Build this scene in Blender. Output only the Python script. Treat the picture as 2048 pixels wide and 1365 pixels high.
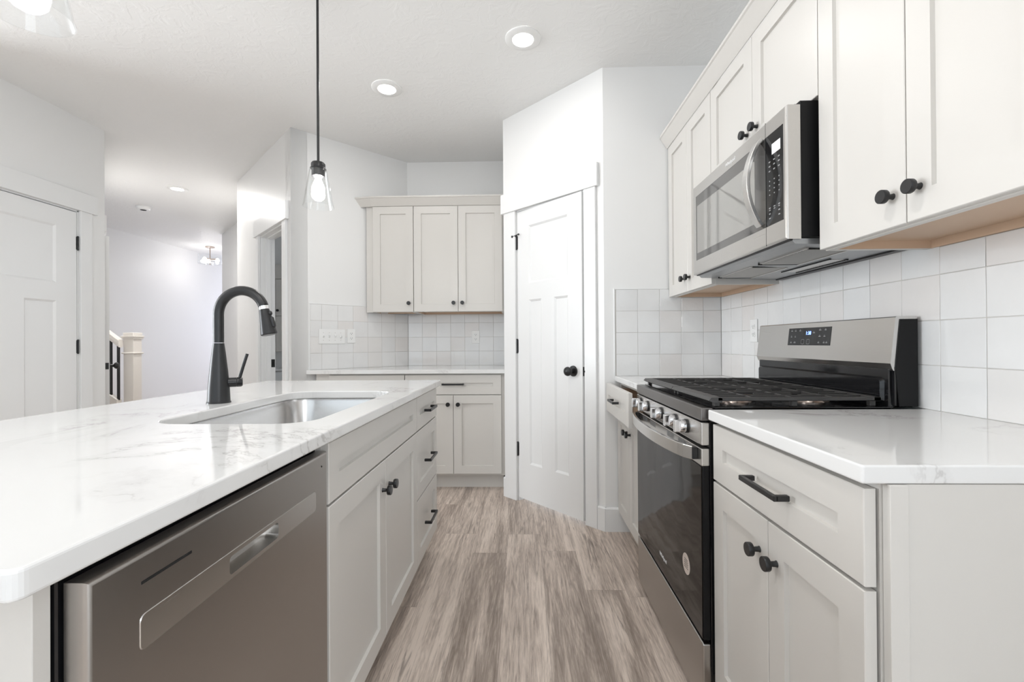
import bpy, bmesh, math, random
from mathutils import Vector, Matrix
R = math.radians
S2 = math.sqrt(0.5)
for o in list(bpy.data.objects): bpy.data.objects.remove(o)
sc = bpy.context.scene
COL = sc.collection

# ------------------------------------------------------------------ camera
def make_camera():
    cam = bpy.data.cameras.new('camera'); cam.lens = 16.0; cam.sensor_width = 36.0
    cam.sensor_fit = 'HORIZONTAL'; cam.clip_start = 0.02
    yaw, pitch, roll = .0251, .0041, .0064
    r0 = Vector((math.cos(yaw), math.sin(yaw), 0)); h0 = Vector((-math.sin(yaw), math.cos(yaw), 0)); z0 = Vector((0, 0, 1))
    F = h0 * math.cos(pitch) + z0 * math.sin(pitch); u0 = z0 * math.cos(pitch) - h0 * math.sin(pitch)
    Rv = r0 * math.cos(roll) - u0 * math.sin(roll); U = r0 * math.sin(roll) + u0 * math.cos(roll)
    m = Matrix.Identity(4)
    for i in range(3): m[i][0] = Rv[i]; m[i][1] = U[i]; m[i][2] = -F[i]
    m[0][3], m[1][3], m[2][3] = 0, 0, 1.1125
    o = bpy.data.objects.new('camera', cam); o.matrix_world = m; COL.objects.link(o); sc.camera = o
make_camera()

# ------------------------------------------------------------------ world, daylight, exposure
w = bpy.data.worlds.new('world'); sc.world = w; w.use_nodes = True
w.node_tree.nodes['Background'].inputs[0].default_value = (.86, .93, 1, 1)
w.node_tree.nodes['Background'].inputs[1].default_value = 1.0
def area(name, loc, rot, sx, sy, power, col):
    l = bpy.data.lights.new(name, 'AREA'); l.shape = 'RECTANGLE'; l.size = sx; l.size_y = sy
    l.energy = power; l.color = col
    o = bpy.data.objects.new(name, l); o.location = loc; o.rotation_euler = rot; COL.objects.link(o)
    return o
area('daylight_and_fill', (-1.55, -2.93, 1.35), (R(90), 0, 0), 4.2, 2.3, 4, (.60, .84, 1))
area('daylight_and_fill', (-5.90, 1.15, 1.5), (R(90), 0, R(-90)), 1.8, 2.0, 108, (.90, .95, 1))
area('daylight_and_fill', (1.10, -1.75, 1.45), (R(90), 0, R(90)), 2.1, 1.9, 20, (.90, .95, 1))  # fill lamp at the added right-hand window, lifts left wall and island front
area('daylight_and_fill', (-5.0, 11.9, 1.5), (R(90), 0, R(180)), 1.2, 2.0, 72, (.80, .85, 1))
sc.view_settings.view_transform = 'Standard'; sc.view_settings.look = 'None'
sc.view_settings.exposure = 0.72; sc.view_settings.gamma = 1.0; sc.view_settings.use_curve_mapping = False

# ------------------------------------------------------------------ materials
class NT:
    def __init__(s, name):
        m = bpy.data.materials.new(name); m.use_nodes = True; s.m = m; s.t = m.node_tree
        s.b = s.t.nodes['Principled BSDF']
    def n(s, typ, **kw):
        nd = s.t.nodes.new(typ)
        for k, v in kw.items():
            if k.startswith('i_'):
                key = k[2:]; key = int(key) if key.isdigit() else key.replace('_', ' ')
                if hasattr(v, 'is_output') or isinstance(v, bpy.types.NodeSocket): s.t.links.new(v, nd.inputs[key])
                else: nd.inputs[key].default_value = v
            else: setattr(nd, k, v)
        return nd
    def math(s, op, a, b=0.0, c=None):
        nd = s.t.nodes.new('ShaderNodeMath'); nd.operation = op
        for i, v in enumerate((a, b) if c is None else (a, b, c)):
            if isinstance(v, bpy.types.NodeSocket): s.t.links.new(v, nd.inputs[i])
            else: nd.inputs[i].default_value = v
        return nd.outputs[0]
    def ramp(s, fac, stops):
        nd = s.t.nodes.new('ShaderNodeValToRGB'); s.t.links.new(fac, nd.inputs[0])
        e = nd.color_ramp.elements
        while len(e) < len(stops): e.new(.5)
        for el, (p, c) in zip(e, stops): el.position = p; el.color = (*c, 1)
        return nd.outputs[0]
    def mix(s, f, a, b, mode='MIX'):
        nd = s.t.nodes.new('ShaderNodeMix'); nd.data_type = 'RGBA'; nd.blend_type = mode
        for i, v in ((0, f), (6, a), (7, b)):
            if isinstance(v, bpy.types.NodeSocket): s.t.links.new(v, nd.inputs[i])
            else: nd.inputs[i].default_value = v if i == 0 else (*v, 1)
        return nd.outputs[2]
    def set(s, **kw):
        for k, v in kw.items():
            key = {'col': 'Base Color', 'rough': 'Roughness', 'metal': 'Metallic', 'coat': 'Coat Weight', 'trans': 'Transmission Weight',
                   'ior': 'IOR', 'normal': 'Normal', 'spec': 'Specular IOR Level', 'ecol': 'Emission Color', 'estr': 'Emission Strength',
                   'aniso': 'Anisotropic', 'coatr': 'Coat Roughness'}[k]
            if isinstance(v, bpy.types.NodeSocket): s.t.links.new(v, s.b.inputs[key])
            else: s.b.inputs[key].default_value = (*v, 1) if isinstance(v, tuple) else v
        return s
    def bump(s, h, strength=.2, dist=.002):
        nd = s.n('ShaderNodeBump', i_Height=h, i_Strength=strength, i_Distance=dist)
        s.set(normal=nd.outputs[0]); return s

def simple(name, col, rough=.5, metal=0., noise=0., scale=200, **kw):
    t = NT(name); t.set(col=col, rough=rough, metal=metal, **kw)
    tc = t.n('ShaderNodeTexCoord')
    nz = t.n('ShaderNodeTexNoise', i_Vector=tc.outputs['Object'], i_Scale=float(scale), i_Detail=3.0)
    if noise: t.bump(nz.outputs[0], noise, .001)
    # slight roughness wander so the finish is not perfectly even
    rr = t.math('MULTIPLY_ADD', nz.outputs[0], .06, max(rough - .03, 0.0)); t.set(rough=rr)
    return t.m
M = {}
M['wall'] = simple('wall_paint', (.83, .825, .815), .42, noise=.05, scale=160)
M['trim'] = simple('trim_paint', (.83, .83, .825), .30)
M['cab'] = simple('cabinet_paint', (.655, .632, .598), .33)
M['cabin'] = simple('cabinet_inside', (.10, .085, .07), .6)
M['wood'] = simple('birch_ply', (.62, .45, .32), .5)
M['black'] = simple('matte_black', (.012, .012, .013), .36)
M['blackm'] = simple('black_enamel', (.006, .006, .0065), .5, spec=.25)
M['steelk'] = None
M['blackg'] = simple('gloss_black', (.008, .008, .009), .08)
M['iron'] = simple('cast_iron', (.040, .038, .037), .42, noise=.15, scale=600)
M['plastic'] = simple('white_plastic', (.84, .84, .83), .3)
M['dark'] = simple('dark_gap', (.004, .004, .004), .7)
M['chrome'] = simple('chrome', (.80, .80, .81), .12, metal=1)
M['nickel'] = simple('brushed_nickel', (.50, .42, .37), .3, metal=1)
M['stairp'] = simple('stair_paint', (.80, .76, .71), .4)
M['grille'] = simple('filter_mesh', (.60, .59, .57), .38, metal=1)
M['under'] = simple('painted_steel', (.36, .37, .38), .32, metal=.8)

def ceiling_mat():
    t = NT('ceiling_paint'); t.set(col=(.86, .86, .85), rough=.5)
    tc = t.n('ShaderNodeTexCoord')
    n1 = t.n('ShaderNodeTexNoise', i_Vector=tc.outputs['Object'], i_Scale=11.0, i_Detail=6.0, i_Roughness=.6, i_Distortion=1.2)
    st = t.ramp(n1.outputs[0], [(.46, (0, 0, 0)), (.60, (1, 1, 1))])
    t.bump(st, .20, .004); return t.m
M['ceil'] = ceiling_mat()

def steel(name, col, rough, axis, k=1.0):
    t = NT(name); tc = t.n('ShaderNodeTexCoord')
    sc_ = {'x': (4, 260, 260), 'y': (260, 4, 260), 'z': (260, 260, 4)}[axis]
    mp = t.n('ShaderNodeMapping', i_Vector=tc.outputs['Object'], i_Scale=sc_)
    nz = t.n('ShaderNodeTexNoise', i_Vector=mp.outputs[0], i_Scale=1.0, i_Detail=2.0)
    rr = t.math('MULTIPLY_ADD', nz.outputs[0], .018, rough - .009)
    t.set(col=col, metal=1., rough=rr); return t.m
M['steel'] = steel('stainless_steel', (.60, .585, .565), .27, 'x')
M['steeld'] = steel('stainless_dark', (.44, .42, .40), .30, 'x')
M['steelk'] = steel('black_stainless', (.20, .19, .185), .32, 'x')
M['steelh'] = simple('satin_steel', (.70, .69, .675), .24, metal=1)
M['steelb'] = steel('sink_steel', (.58, .57, .56), .24, 'x')

def glass(name, tint=(1, 1, 1), rough=0.0):
    t = NT(name); t.set(col=tint, rough=rough, trans=1., ior=1.45); return t.m
def thin_glass():
    t = NT('clear_glass'); tr = t.n('ShaderNodeBsdfTransparent'); gl = t.n('ShaderNodeBsdfGlossy', i_Roughness=.02)
    fr = t.n('ShaderNodeLayerWeight', i_Blend=.5); mx = t.n('ShaderNodeMixShader')
    tr.inputs[0].default_value = (.985, .99, .99, 1)
    t.t.links.new(t.math('MULTIPLY_ADD', t.math('POWER', fr.outputs['Facing'], 4.0), .55, .035), mx.inputs[0]); t.t.links.new(tr.outputs[0], mx.inputs[1]); t.t.links.new(gl.outputs[0], mx.inputs[2])
    t.t.links.new(mx.outputs[0], t.t.nodes['Material Output'].inputs[0]); return t.m
M['glass'] = thin_glass()
def oven_glass():
    t = NT('oven_glass'); t.set(col=(.010, .008, .007), rough=.05, spec=.35, ior=1.35)
    tc = t.n('ShaderNodeTexCoord')
    nz = t.n('ShaderNodeTexNoise', i_Vector=tc.outputs['Object'], i_Scale=7.0, i_Detail=1.0)
    t.bump(nz.outputs[0], .10, .01); return t.m
M['oven'] = oven_glass()
def mw_glass():
    t = NT('microwave_glass'); t.set(col=(.10, .10, .10), rough=.05, metal=.65)
    tc = t.n('ShaderNodeTexCoord')
    nz = t.n('ShaderNodeTexNoise', i_Vector=tc.outputs['Object'], i_Scale=3.0)
    t.set(rough=t.math('MULTIPLY_ADD', nz.outputs[0], .02, .03)); t.set(col=(.42, .41, .39)); return t.m  # lighter centre tint stands in for a reflected bright wall
M['mwband'] = simple('glass_border', (.17, .165, .16), .06, metal=.7)
M['mwglass'] = mw_glass()
def emis(name, col, s):
    t = NT(name); t.set(col=(.9, .9, .9), ecol=col, estr=s)
    return t.m
M['lamp'] = emis('lamp_diffuser', (1, .96, .90), 9)
M['bulb'] = emis('frosted_bulb', (1, .97, .93), 70)
M['bulb2'] = emis('small_bulb', (1, .95, .90), 12)
M['clock'] = emis('clock_digits', (.08, .22, 1), 3)
M['lcd'] = emis('lcd_face', (.55, .6, .6), .12)
M['mark'] = simple('printed_mark', (.34, .34, .34), .5)
M['print'] = simple('silver_print', (.85, .85, .85), .35)
M['stick'] = simple('paper_sticker', (.60, .52, .47), .6)
M['tank'] = simple('porcelain', (.8, .8, .8), .12)

def tile_mat(name, col):
    t = NT(name); t.set(rough=.07, coat=.4, coatr=.04)
    tc = t.n('ShaderNodeTexCoord')
    a = t.n('ShaderNodeTexNoise', i_Vector=tc.outputs['Object'], i_Scale=9.0, i_Detail=3.0)
    c = t.mix(a.outputs[0], tuple(v * .95 for v in col), tuple(min(v * 1.04, .95) for v in col)); t.set(col=c)
    b = t.n('ShaderNodeTexNoise', i_Vector=tc.outputs['Object'], i_Scale=26.0, i_Detail=2.0, i_Distortion=.8)
    t.bump(b.outputs[0], .6, .0013); return t.m
TM = [tile_mat('tile_glaze_warm', (.77, .755, .74)), tile_mat('tile_glaze_cool', (.768, .766, .762)),
      tile_mat('tile_glaze_bright', (.79, .788, .782)), tile_mat('tile_glaze_blush', (.768, .745, .728))]
M['grout'] = simple('grout', (.55, .53, .50), .8, noise=.2, scale=600)

def quartz():
    t = NT('quartz'); tc = t.n('ShaderNodeTexCoord')
    wob = t.n('ShaderNodeTexNoise', i_Vector=tc.outputs['Object'], i_Scale=2.2, i_Detail=6.0, i_Roughness=.65, i_Distortion=.7)
    fine = t.n('ShaderNodeTexNoise', i_Vector=tc.outputs['Object'], i_Scale=1.5, i_Detail=1.0)
    mp = t.n('ShaderNodeMapping', i_Vector=tc.outputs['Object'], i_Location=(3.1, 7.7, 1.0))
    fine2 = t.n('ShaderNodeTexNoise', i_Vector=mp.outputs[0], i_Scale=2.6, i_Detail=2.0)
    d = t.math('ABSOLUTE', t.math('SUBTRACT', wob.outputs[0], .5))
    v = t.ramp(d, [(.0, (1, 1, 1)), (.012, (0, 0, 0))])
    mask = t.ramp(fine2.outputs[0], [(.51, (0, 0, 0)), (.64, (1, 1, 1))])
    vm = t.math('MULTIPLY', v, mask)
    halo = t.math('MULTIPLY', t.ramp(d, [(.0, (1, 1, 1)), (.06, (0, 0, 0))]), t.math('MULTIPLY', mask, .35))
    f = t.math('MULTIPLY', t.math('MINIMUM', t.math('ADD', vm, halo), 1.0), .6)
    base = t.mix(fine.outputs[0], (.76, .755, .745), (.80, .797, .79))
    t.set(col=t.mix(f, base, (.42, .40, .39)), rough=.06); return t.m
M['quartz'] = quartz()

def floor_mat():
    t = NT('plank_floor'); tc = t.n('ShaderNodeTexCoord'); sp = t.n('ShaderNodeSeparateXYZ', i_0=tc.outputs['Object'])
    W, L = .182, 1.22
    u = t.math('DIVIDE', t.math('ADD', sp.outputs[0], 20.0 * W - .088), W)
    row = t.math('FLOOR', u); fu = t.math('FRACT', u)
    rn = t.n('ShaderNodeTexWhiteNoise', noise_dimensions='1D', i_W=row)
    vv = t.math('ADD', t.math('DIVIDE', sp.outputs[1], L), t.math('MULTIPLY', rn.outputs['Value'], 1.0)); seg = t.math('FLOOR', vv); fv = t.math('FRACT', vv)
    idv = t.n('ShaderNodeCombineXYZ', i_0=row, i_1=seg)
    pid = t.n('ShaderNodeTexWhiteNoise', noise_dimensions='2D', i_Vector=idv.outputs[0])
    off = t.math('MULTIPLY', pid.outputs['Value'], 37.0)
    def vec(kx, ky, ko=1.0):
        return t.n('ShaderNodeCombineXYZ', i_0=t.math('MULTIPLY', sp.outputs[0], kx), i_1=t.math('MULTIPLY', sp.outputs[1], ky), i_2=t.math('MULTIPLY', off, ko)).outputs[0]
    broad = t.n('ShaderNodeTexNoise', i_Vector=vec(14, 1.0), i_Scale=1.0, i_Detail=4.0, i_Roughness=.6, i_Distortion=.5)
    fine = t.n('ShaderNodeTexNoise', i_Vector=vec(120, 7), i_Scale=1.0, i_Detail=5.0, i_Roughness=.7, i_Distortion=.6)
    swirl = t.n('ShaderNodeTexNoise', i_Vector=vec(7, .85, 1.3), i_Scale=1.0, i_Detail=1.5, i_Distortion=.5)
    rings = t.math('PINGPONG', t.math('MULTIPLY', swirl.outputs[0], 26.0), .5)
    crack = t.n('ShaderNodeTexNoise', i_Vector=vec(30, 1.9, 2.1), i_Scale=1.0, i_Detail=5.0, i_Roughness=.6, i_Distortion=1.4)
    a = t.math('ADD', t.math('MULTIPLY', broad.outputs[0], .50), t.math('MULTIPLY', fine.outputs[0], .42))
    a = t.math('ADD', a, t.math('MULTIPLY', rings, .055))
    a = t.math('ADD', a, t.math('MULTIPLY', t.math('SUBTRACT', pid.outputs['Value'], .5), .10))
    c = t.ramp(a, [(.32, (.24, .19, .158)), (.42, (.38, .312, .266)), (.49, (.56, .47, .405)), (.58, (.75, .645, .565))])
    ck = t.ramp(crack.outputs[0], [(.60, (0, 0, 0)), (.70, (1, 1, 1))])
    strk = t.n('ShaderNodeTexNoise', i_Vector=vec(55, 1.3, 3.3), i_Scale=1.0, i_Detail=3.0, i_Roughness=.55, i_Distortion=.35)
    sd = t.ramp(t.math('ABSOLUTE', t.math('SUBTRACT', strk.outputs[0], .5)), [(.0, (1, 1, 1)), (.018, (0, 0, 0))])
    c = t.mix(t.math('MULTIPLY', sd, .30), c, (.17, .13, .11))
    c = t.mix(t.math('MULTIPLY', ck, .62), c, (.13, .10, .085))
    eu = t.math('MINIMUM', fu, t.math('SUBTRACT', 1.0, fu)); ev = t.math('MINIMUM', fv, t.math('SUBTRACT', 1.0, fv))
    g = t.math('MAXIMUM', t.math('LESS_THAN', eu, .005), t.math('LESS_THAN', ev, .0009))
    c = t.mix(t.math('MULTIPLY', g, .35), c, (.10, .08, .07))
    t.set(col=c, rough=t.math('MULTIPLY_ADD', fine.outputs[0], .2, .36), spec=.4)
    t.bump(t.math('SUBTRACT', fine.outputs[0], t.math('MULTIPLY', g, .8)), .16, .0015); return t.m
M['floor'] = floor_mat()

# ------------------------------------------------------------------ mesh helpers
class MB:
    """collects shapes into one mesh; slot(m) picks the material of what follows"""
    def __init__(s): s.v = []; s.f = []; s.fm = []; s.mats = []; s.cur = 0; s.smooth = []; s.sm = False
    def slot(s, m):
        if m not in s.mats: s.mats.append(m)
        s.cur = s.mats.index(m); return s
    def add(s, vs, fs, sm=None):
        b = len(s.v); s.v += [tuple(v) for v in vs]
        for f in fs: s.f.append(tuple(b + i for i in f)); s.fm.append(s.cur); s.smooth.append(s.sm if sm is None else sm)
        return s
    def box(s, x0, x1, y0, y1, z0, z1, bev=0.0, seg=1):
        if bev <= 0:
            vs = [(x, y, z) for z in (z0, z1) for y in (y0, y1) for x in (x0, x1)]
            return s.add(vs, [(0, 2, 3, 1), (4, 5, 7, 6), (0, 1, 5, 4), (2, 6, 7, 3), (0, 4, 6, 2), (1, 3, 7, 5)], False)
        bm = bmesh.new(); bmesh.ops.create_cube(bm, size=1)
        for v in bm.verts: v.co = Vector(((x0 + x1) / 2 + v.co.x * (x1 - x0), (y0 + y1) / 2 + v.co.y * (y1 - y0), (z0 + z1) / 2 + v.co.z * (z1 - z0)))
        bmesh.ops.bevel(bm, geom=bm.edges[:], offset=bev, segments=seg, affect='EDGES', profile=.5)
        return s.bm(bm, False)
    def bm(s, bm, sm=False, mat=None):
        if mat is not None: bm.transform(mat)
        bm.verts.index_update(); s.add([v.co for v in bm.verts], [[v.index for v in f.verts] for f in bm.faces], sm); bm.free(); return s
    def prism(s, pts, z0, z1, sm=False):
        n = len(pts); vs = [(x, y, z0) for x, y in pts] + [(x, y, z1) for x, y in pts]
        fs = [tuple(range(n))[::-1], tuple(range(n, 2 * n))] + [(i, (i + 1) % n, n + (i + 1) % n, n + i) for i in range(n)]
        return s.add(vs, fs, sm)
    def loft(s, rings, close=True, cap0=True, cap1=True, sm=True):
        n = len(rings[0]); vs = [p for r in rings for p in r]; fs = []
        for k in range(len(rings) - 1):
            for i in range(n if close else n - 1):
                j = (i + 1) % n; fs.append((k * n + i, k * n + j, (k + 1) * n + j, (k + 1) * n + i))
        s.add(vs, fs, sm)
        b = len(s.v) - len(vs)
        if cap0: s.f.append(tuple(b + i for i in range(n))[::-1]); s.fm.append(s.cur); s.smooth.append(False)
        if cap1: s.f.append(tuple(b + (len(rings) - 1) * n + i for i in range(n))); s.fm.append(s.cur); s.smooth.append(False)
        return s
    def lathe(s, c, prof, axis='z', n=32, cap0=True, cap1=True, sm=True):
        """prof: (radius, height) along axis from point c"""
        rings = []
        for r, h in prof:
            rg = []
            for i in range(n):
                a = 2 * math.pi * i / n; p, q = r * math.cos(a), r * math.sin(a)
                d = {'z': (p, q, h), 'y': (p, h, -q), 'x': (h, p, q), '-y': (p, -h, q), '-x': (-h, -p, q)}[axis]
                rg.append((c[0] + d[0], c[1] + d[1], c[2] + d[2]))
            rings.append(rg)
        return s.loft(rings, True, cap0, cap1, sm)
    def tube(s, pts, r, n=16, rect=None, up=(0, 0, 1), cap=True):
        """sweep a circle (radius r or list) or a rectangle rect=(w,h) along pts"""
        pts = [Vector(p) for p in pts]; rings = []; ref = Vector(up)
        for i, p in enumerate(pts):
            a = pts[max(i - 1, 0)]; b = pts[min(i + 1, len(pts) - 1)]; t = (b - a).normalized()
            e1 = t.cross(ref)
            if e1.length < 1e-4: e1 = t.orthogonal()
            e1.normalize(); e2 = e1.cross(t).normalized()
            if rect:
                w_, h_ = rect[0] / 2, rect[1] / 2; c_ = min(w_, h_) * .25
                loc = [(-w_ + c_, -h_), (w_ - c_, -h_), (w_, -h_ + c_), (w_, h_ - c_), (w_ - c_, h_), (-w_ + c_, h_), (-w_, h_ - c_), (-w_, -h_ + c_)]
            else:
                rr = r[i] if isinstance(r, (list, tuple)) else r
                loc = [(rr * math.cos(2 * math.pi * k / n), rr * math.sin(2 * math.pi * k / n)) for k in range(n)]
            rings.append([tuple(p + e1 * x + e2 * y) for x, y in loc])
        return s.loft(rings, True, cap, cap, rect is None)
    def rrings(s, x0, x1, z0, z1, rings, cap=True):
        """front-facing (-y) rectangle profile: rings of (inset, y)"""
        rs = [[(x0 + i, y, z0 + i), (x1 - i, y, z0 + i), (x1 - i, y, z1 - i), (x0 + i, y, z1 - i)] for i, y in rings]
        return s.loft(rs, True, False, cap, False)
    def build(s, name, mat=None, parent=None, loc=None, rot=0.0, auto=False):
        me = bpy.data.meshes.new(name); me.from_pydata(s.v, [], s.f)
        ms = s.mats or [mat]
        if mat is not None and s.mats and mat not in s.mats: ms = s.mats
        for m in ms: me.materials.append(M[m] if isinstance(m, str) else m)
        for p, mi, sm in zip(me.polygons, s.fm, s.smooth): p.material_index = mi if s.mats else 0; p.use_smooth = sm
        me.update()
        bm = bmesh.new(); bm.from_mesh(me); bmesh.ops.recalc_face_normals(bm, faces=bm.faces)
        for e in bm.edges:
            if len(e.link_faces) == 2 and e.calc_face_angle(0) > R(40): e.smooth = False
        bm.to_mesh(me); bm.free()
        o = bpy.data.objects.new(name, me); COL.objects.link(o)
        if loc is not None: o.location = loc
        o.rotation_euler = (0, 0, rot)
        if parent is not None: o.parent = parent
        return o
def tag(o, label=None, cat=None, group=None, kind=None):
    for k, v in (('label', label), ('category', cat), ('group', group), ('kind', kind)):
        if v: o[k] = v
    return o
def thing(name, label, cat, loc, rot=0.0, group=None):
    o = bpy.data.objects.new(name, None); o.empty_display_size = .1; COL.objects.link(o)
    o.location = loc; o.rotation_euler = (0, 0, rot); tag(o, label, cat, group); return o
def struct(mb, name, mat, loc=(0, 0, 0), rot=0.0): return tag(mb.build(name, mat, None, loc, rot), kind='structure')
def text(name, body, size, mat, parent, mtx, ext=.0004, shear=0.0):
    c = bpy.data.curves.new(name, 'FONT'); c.body = body; c.size = size; c.extrude = ext; c.align_x = 'CENTER'; c.align_y = 'CENTER'; c.shear = shear
    t = bpy.data.objects.new(name + '_curve', c); COL.objects.link(t)
    me = bpy.data.meshes.new_from_object(t.evaluated_get(bpy.context.evaluated_depsgraph_get()))
    bpy.data.objects.remove(t); me.name = name; me.materials.clear(); me.materials.append(M[mat])
    me.transform(mtx); o = bpy.data.objects.new(name, me); COL.objects.link(o); o.parent = parent; return o
def frontm(x, y, z): return Matrix.Translation((x, y, z)) @ Matrix.Rotation(R(90), 4, 'X')

# ------------------------------------------------------------------ room shell
H = 2.74
XR_, YW = 1.166, 2.70                      # right wall, short wall right of the pantry
P1, P2 = (.478, 2.70), (-.14, 3.318)       # pantry angle
YB = 4.06; E2 = (-1.035, 4.06); E1 = (-1.735, 3.36); Q3 = (-2.86, 4.485)
struct(MB().box(-7.2, 1.4, -3.2, 12.2, -.06, 0), 'floor', 'floor')
struct(MB().box(-7.2, 1.4, -3.2, 12.2, H, H + .06), 'ceiling', 'ceil')
def wall(name, p, q, t=.12, hole=None, ext=(0, 0)):
    """wall face from p to q, solid on its left-hand (local +y) side; hole=(s0,s1,ztop) or (s0,s1,z0,z1)"""
    dx, dy = q[0] - p[0], q[1] - p[1]; L = math.hypot(dx, dy); a = math.atan2(dy, dx); m = MB()
    if hole:
        s0, s1, za, zb = (hole[0], hole[1], 0, hole[2]) if len(hole) == 3 else hole
        m.box(-ext[0], s0, 0, t, 0, H); m.box(s1, L + ext[1], 0, t, 0, H); m.box(s0, s1, 0, t, zb, H)
        if za > 0: m.box(s0, s1, 0, t, 0, za)
    else: m.box(-ext[0], L + ext[1], 0, t, 0, H)
    return struct(m, name, 'wall', (p[0], p[1], 0), a), a
wall('wall_right', (XR_, YW + .1), (XR_, -3.0), .12, (YW + .1 + .7, YW + .1 + 2.8, .5, 2.4))  # opening cut for the added fill window
def rounded_wall():
    # short wall right of the pantry and its soft corner bead
    m = MB(); r = .018
    m.box(P1[0], XR_ + .12, YW, YW + .10, 0, H)
    struct(m, 'wall_pantry_side', 'wall')
rounded_wall()
LP = math.hypot(P1[0] - P2[0], P1[1] - P2[1])
_, AP = wall('wall_pantry', P2, P1, .10, (.127, .747, 2.055))
wall('wall_pantry_return', (P2[0], YB), (P2[0], P2[1]), .10)
wall('wall_back', E2, (P2[0] + .10, YB))
_, AN = wall('wall_nook', E1, E2, .12)
LD = math.hypot(Q3[0] - E1[0], Q3[1] - E1[1])
_, AD = wall('wall_doorway', Q3, E1, .12, (LD - .80, LD - .155, 2.05))
wall('wall_hall_right', (-4.43, 6.59), (-3.62, 5.78), .12)
wall('wall_bathroom_left', (-3.60, 5.76), (-2.80, 4.56), .08)
wall('wall_hall_left', (-5.72, 4.2), (-5.72, 12.0))
wall('wall_hall_end', (-5.72, 12.0), (-3.0, 12.0))
wall('wall_hall_far', (-3.0, 12.0), (-3.0, 6.9))
wall('wall_bathroom', (-3.45, 5.75), (-.6, 5.75), .1)
# left wall with a door, then the angled wall with a second door
YL0 = -3.0
wall('wall_left', (-3.16, 2.17), (-3.16, 3.36), .12, (2.30 - 2.17, 3.16 - 2.17, 2.07))
L1 = (-3.16, 3.36)
def angle_wall():
    m = MB(); a = R(135); L = 1.95
    m.box(0, .62, 0, .12, 0, H); m.box(1.42, L, 0, .12, 0, H); m.box(.62, 1.42, 0, .12, 2.07, H)
    struct(m, 'wall_left_angle', 'wall', (L1[0], L1[1], 0), a)
angle_wall()
wall('wall_stair', (-7.1, 4.2), (-5.72, 4.2), .12)
# living side: rear wall and far left wall with the big windows
wall('wall_living', (-6.0, 2.17), (-3.161, 2.17), .12)
def rear():
    wall('wall_rear', (1.2, -3.0), (-6.1, -3.0), .14, (.60, 4.9, .18, 2.52))
    wall('wall_living_left', (-6.0, -3.0), (-6.0, 2.30), .14, (3.2, 5.1, .45, 2.5))
rear()
def window(name, p, a, W, z0, z1, nm):
    m = MB(); f = .06
    m.box(0, W, -.01, .07, z0, z0 + f); m.box(0, W, -.01, .07, z1 - f, z1)
    for i in range(nm + 1):
        x = i * (W - f) / nm; m.box(x, x + f, -.01, .07, z0, z1)
    o = struct(m, name, 'trim', (p[0], p[1], 0), a)
    g = MB().box(f, W - f, .028, .034, z0 + f, z1 - f).build('window_pane', 'glass', o)
window('window_1', (.60, -3.0), R(180), 4.3, .18, 2.52, 3)
window('added_window', (XR_, -.7), R(-90), 2.1, .5, 2.4, 2)  # unseen window added to go with the right-hand fill lamp
window('window_2', (-6.0, .2), R(90), 1.9, .45, 2.5, 2)

# corner beads (soft drywall corners)
def bead(name, x, y):
    m = MB(); m.lathe((x, y, 0), [(.016, 0), (.016, H)], 'z', 24); struct(m, name, 'wall')

# ------------------------------------------------------------------ trim, casings, doors
TN = [0]
def trim(mb, loc=(0, 0, 0), rot=0.0, mat='trim'):
    TN[0] += 1; return struct(mb, 'trim_%d' % TN[0], mat, loc, rot)
def casing(loc, rot, s0, s1, zt, w=.083, hd=.138, over=.035, t=.018, left=True, right=True, jamb=.115, wr=None, wl=None):
    m = MB(); wr = wr or w; wl = wl or w
    if left: m.box(s0 - wl, s0 + .004, -t, 0, 0, zt, .0015)
    if right: m.box(s1 - .004, s1 + wr, -t, 0, 0, zt, .0015)
    m.box(s0 - wl - over, s1 + wr + over, -t - .007, 0, zt, zt + hd, .002)
    # jambs
    m.box(s0 - .001, s0 + .013, .0005, jamb, 0, zt + .001); m.box(s1 - .013, s1 + .001, .0005, jamb, 0, zt + .001); m.box(s0, s1, .0005, jamb, zt - .012, zt + .001)
    return trim(m, loc, rot)
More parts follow.
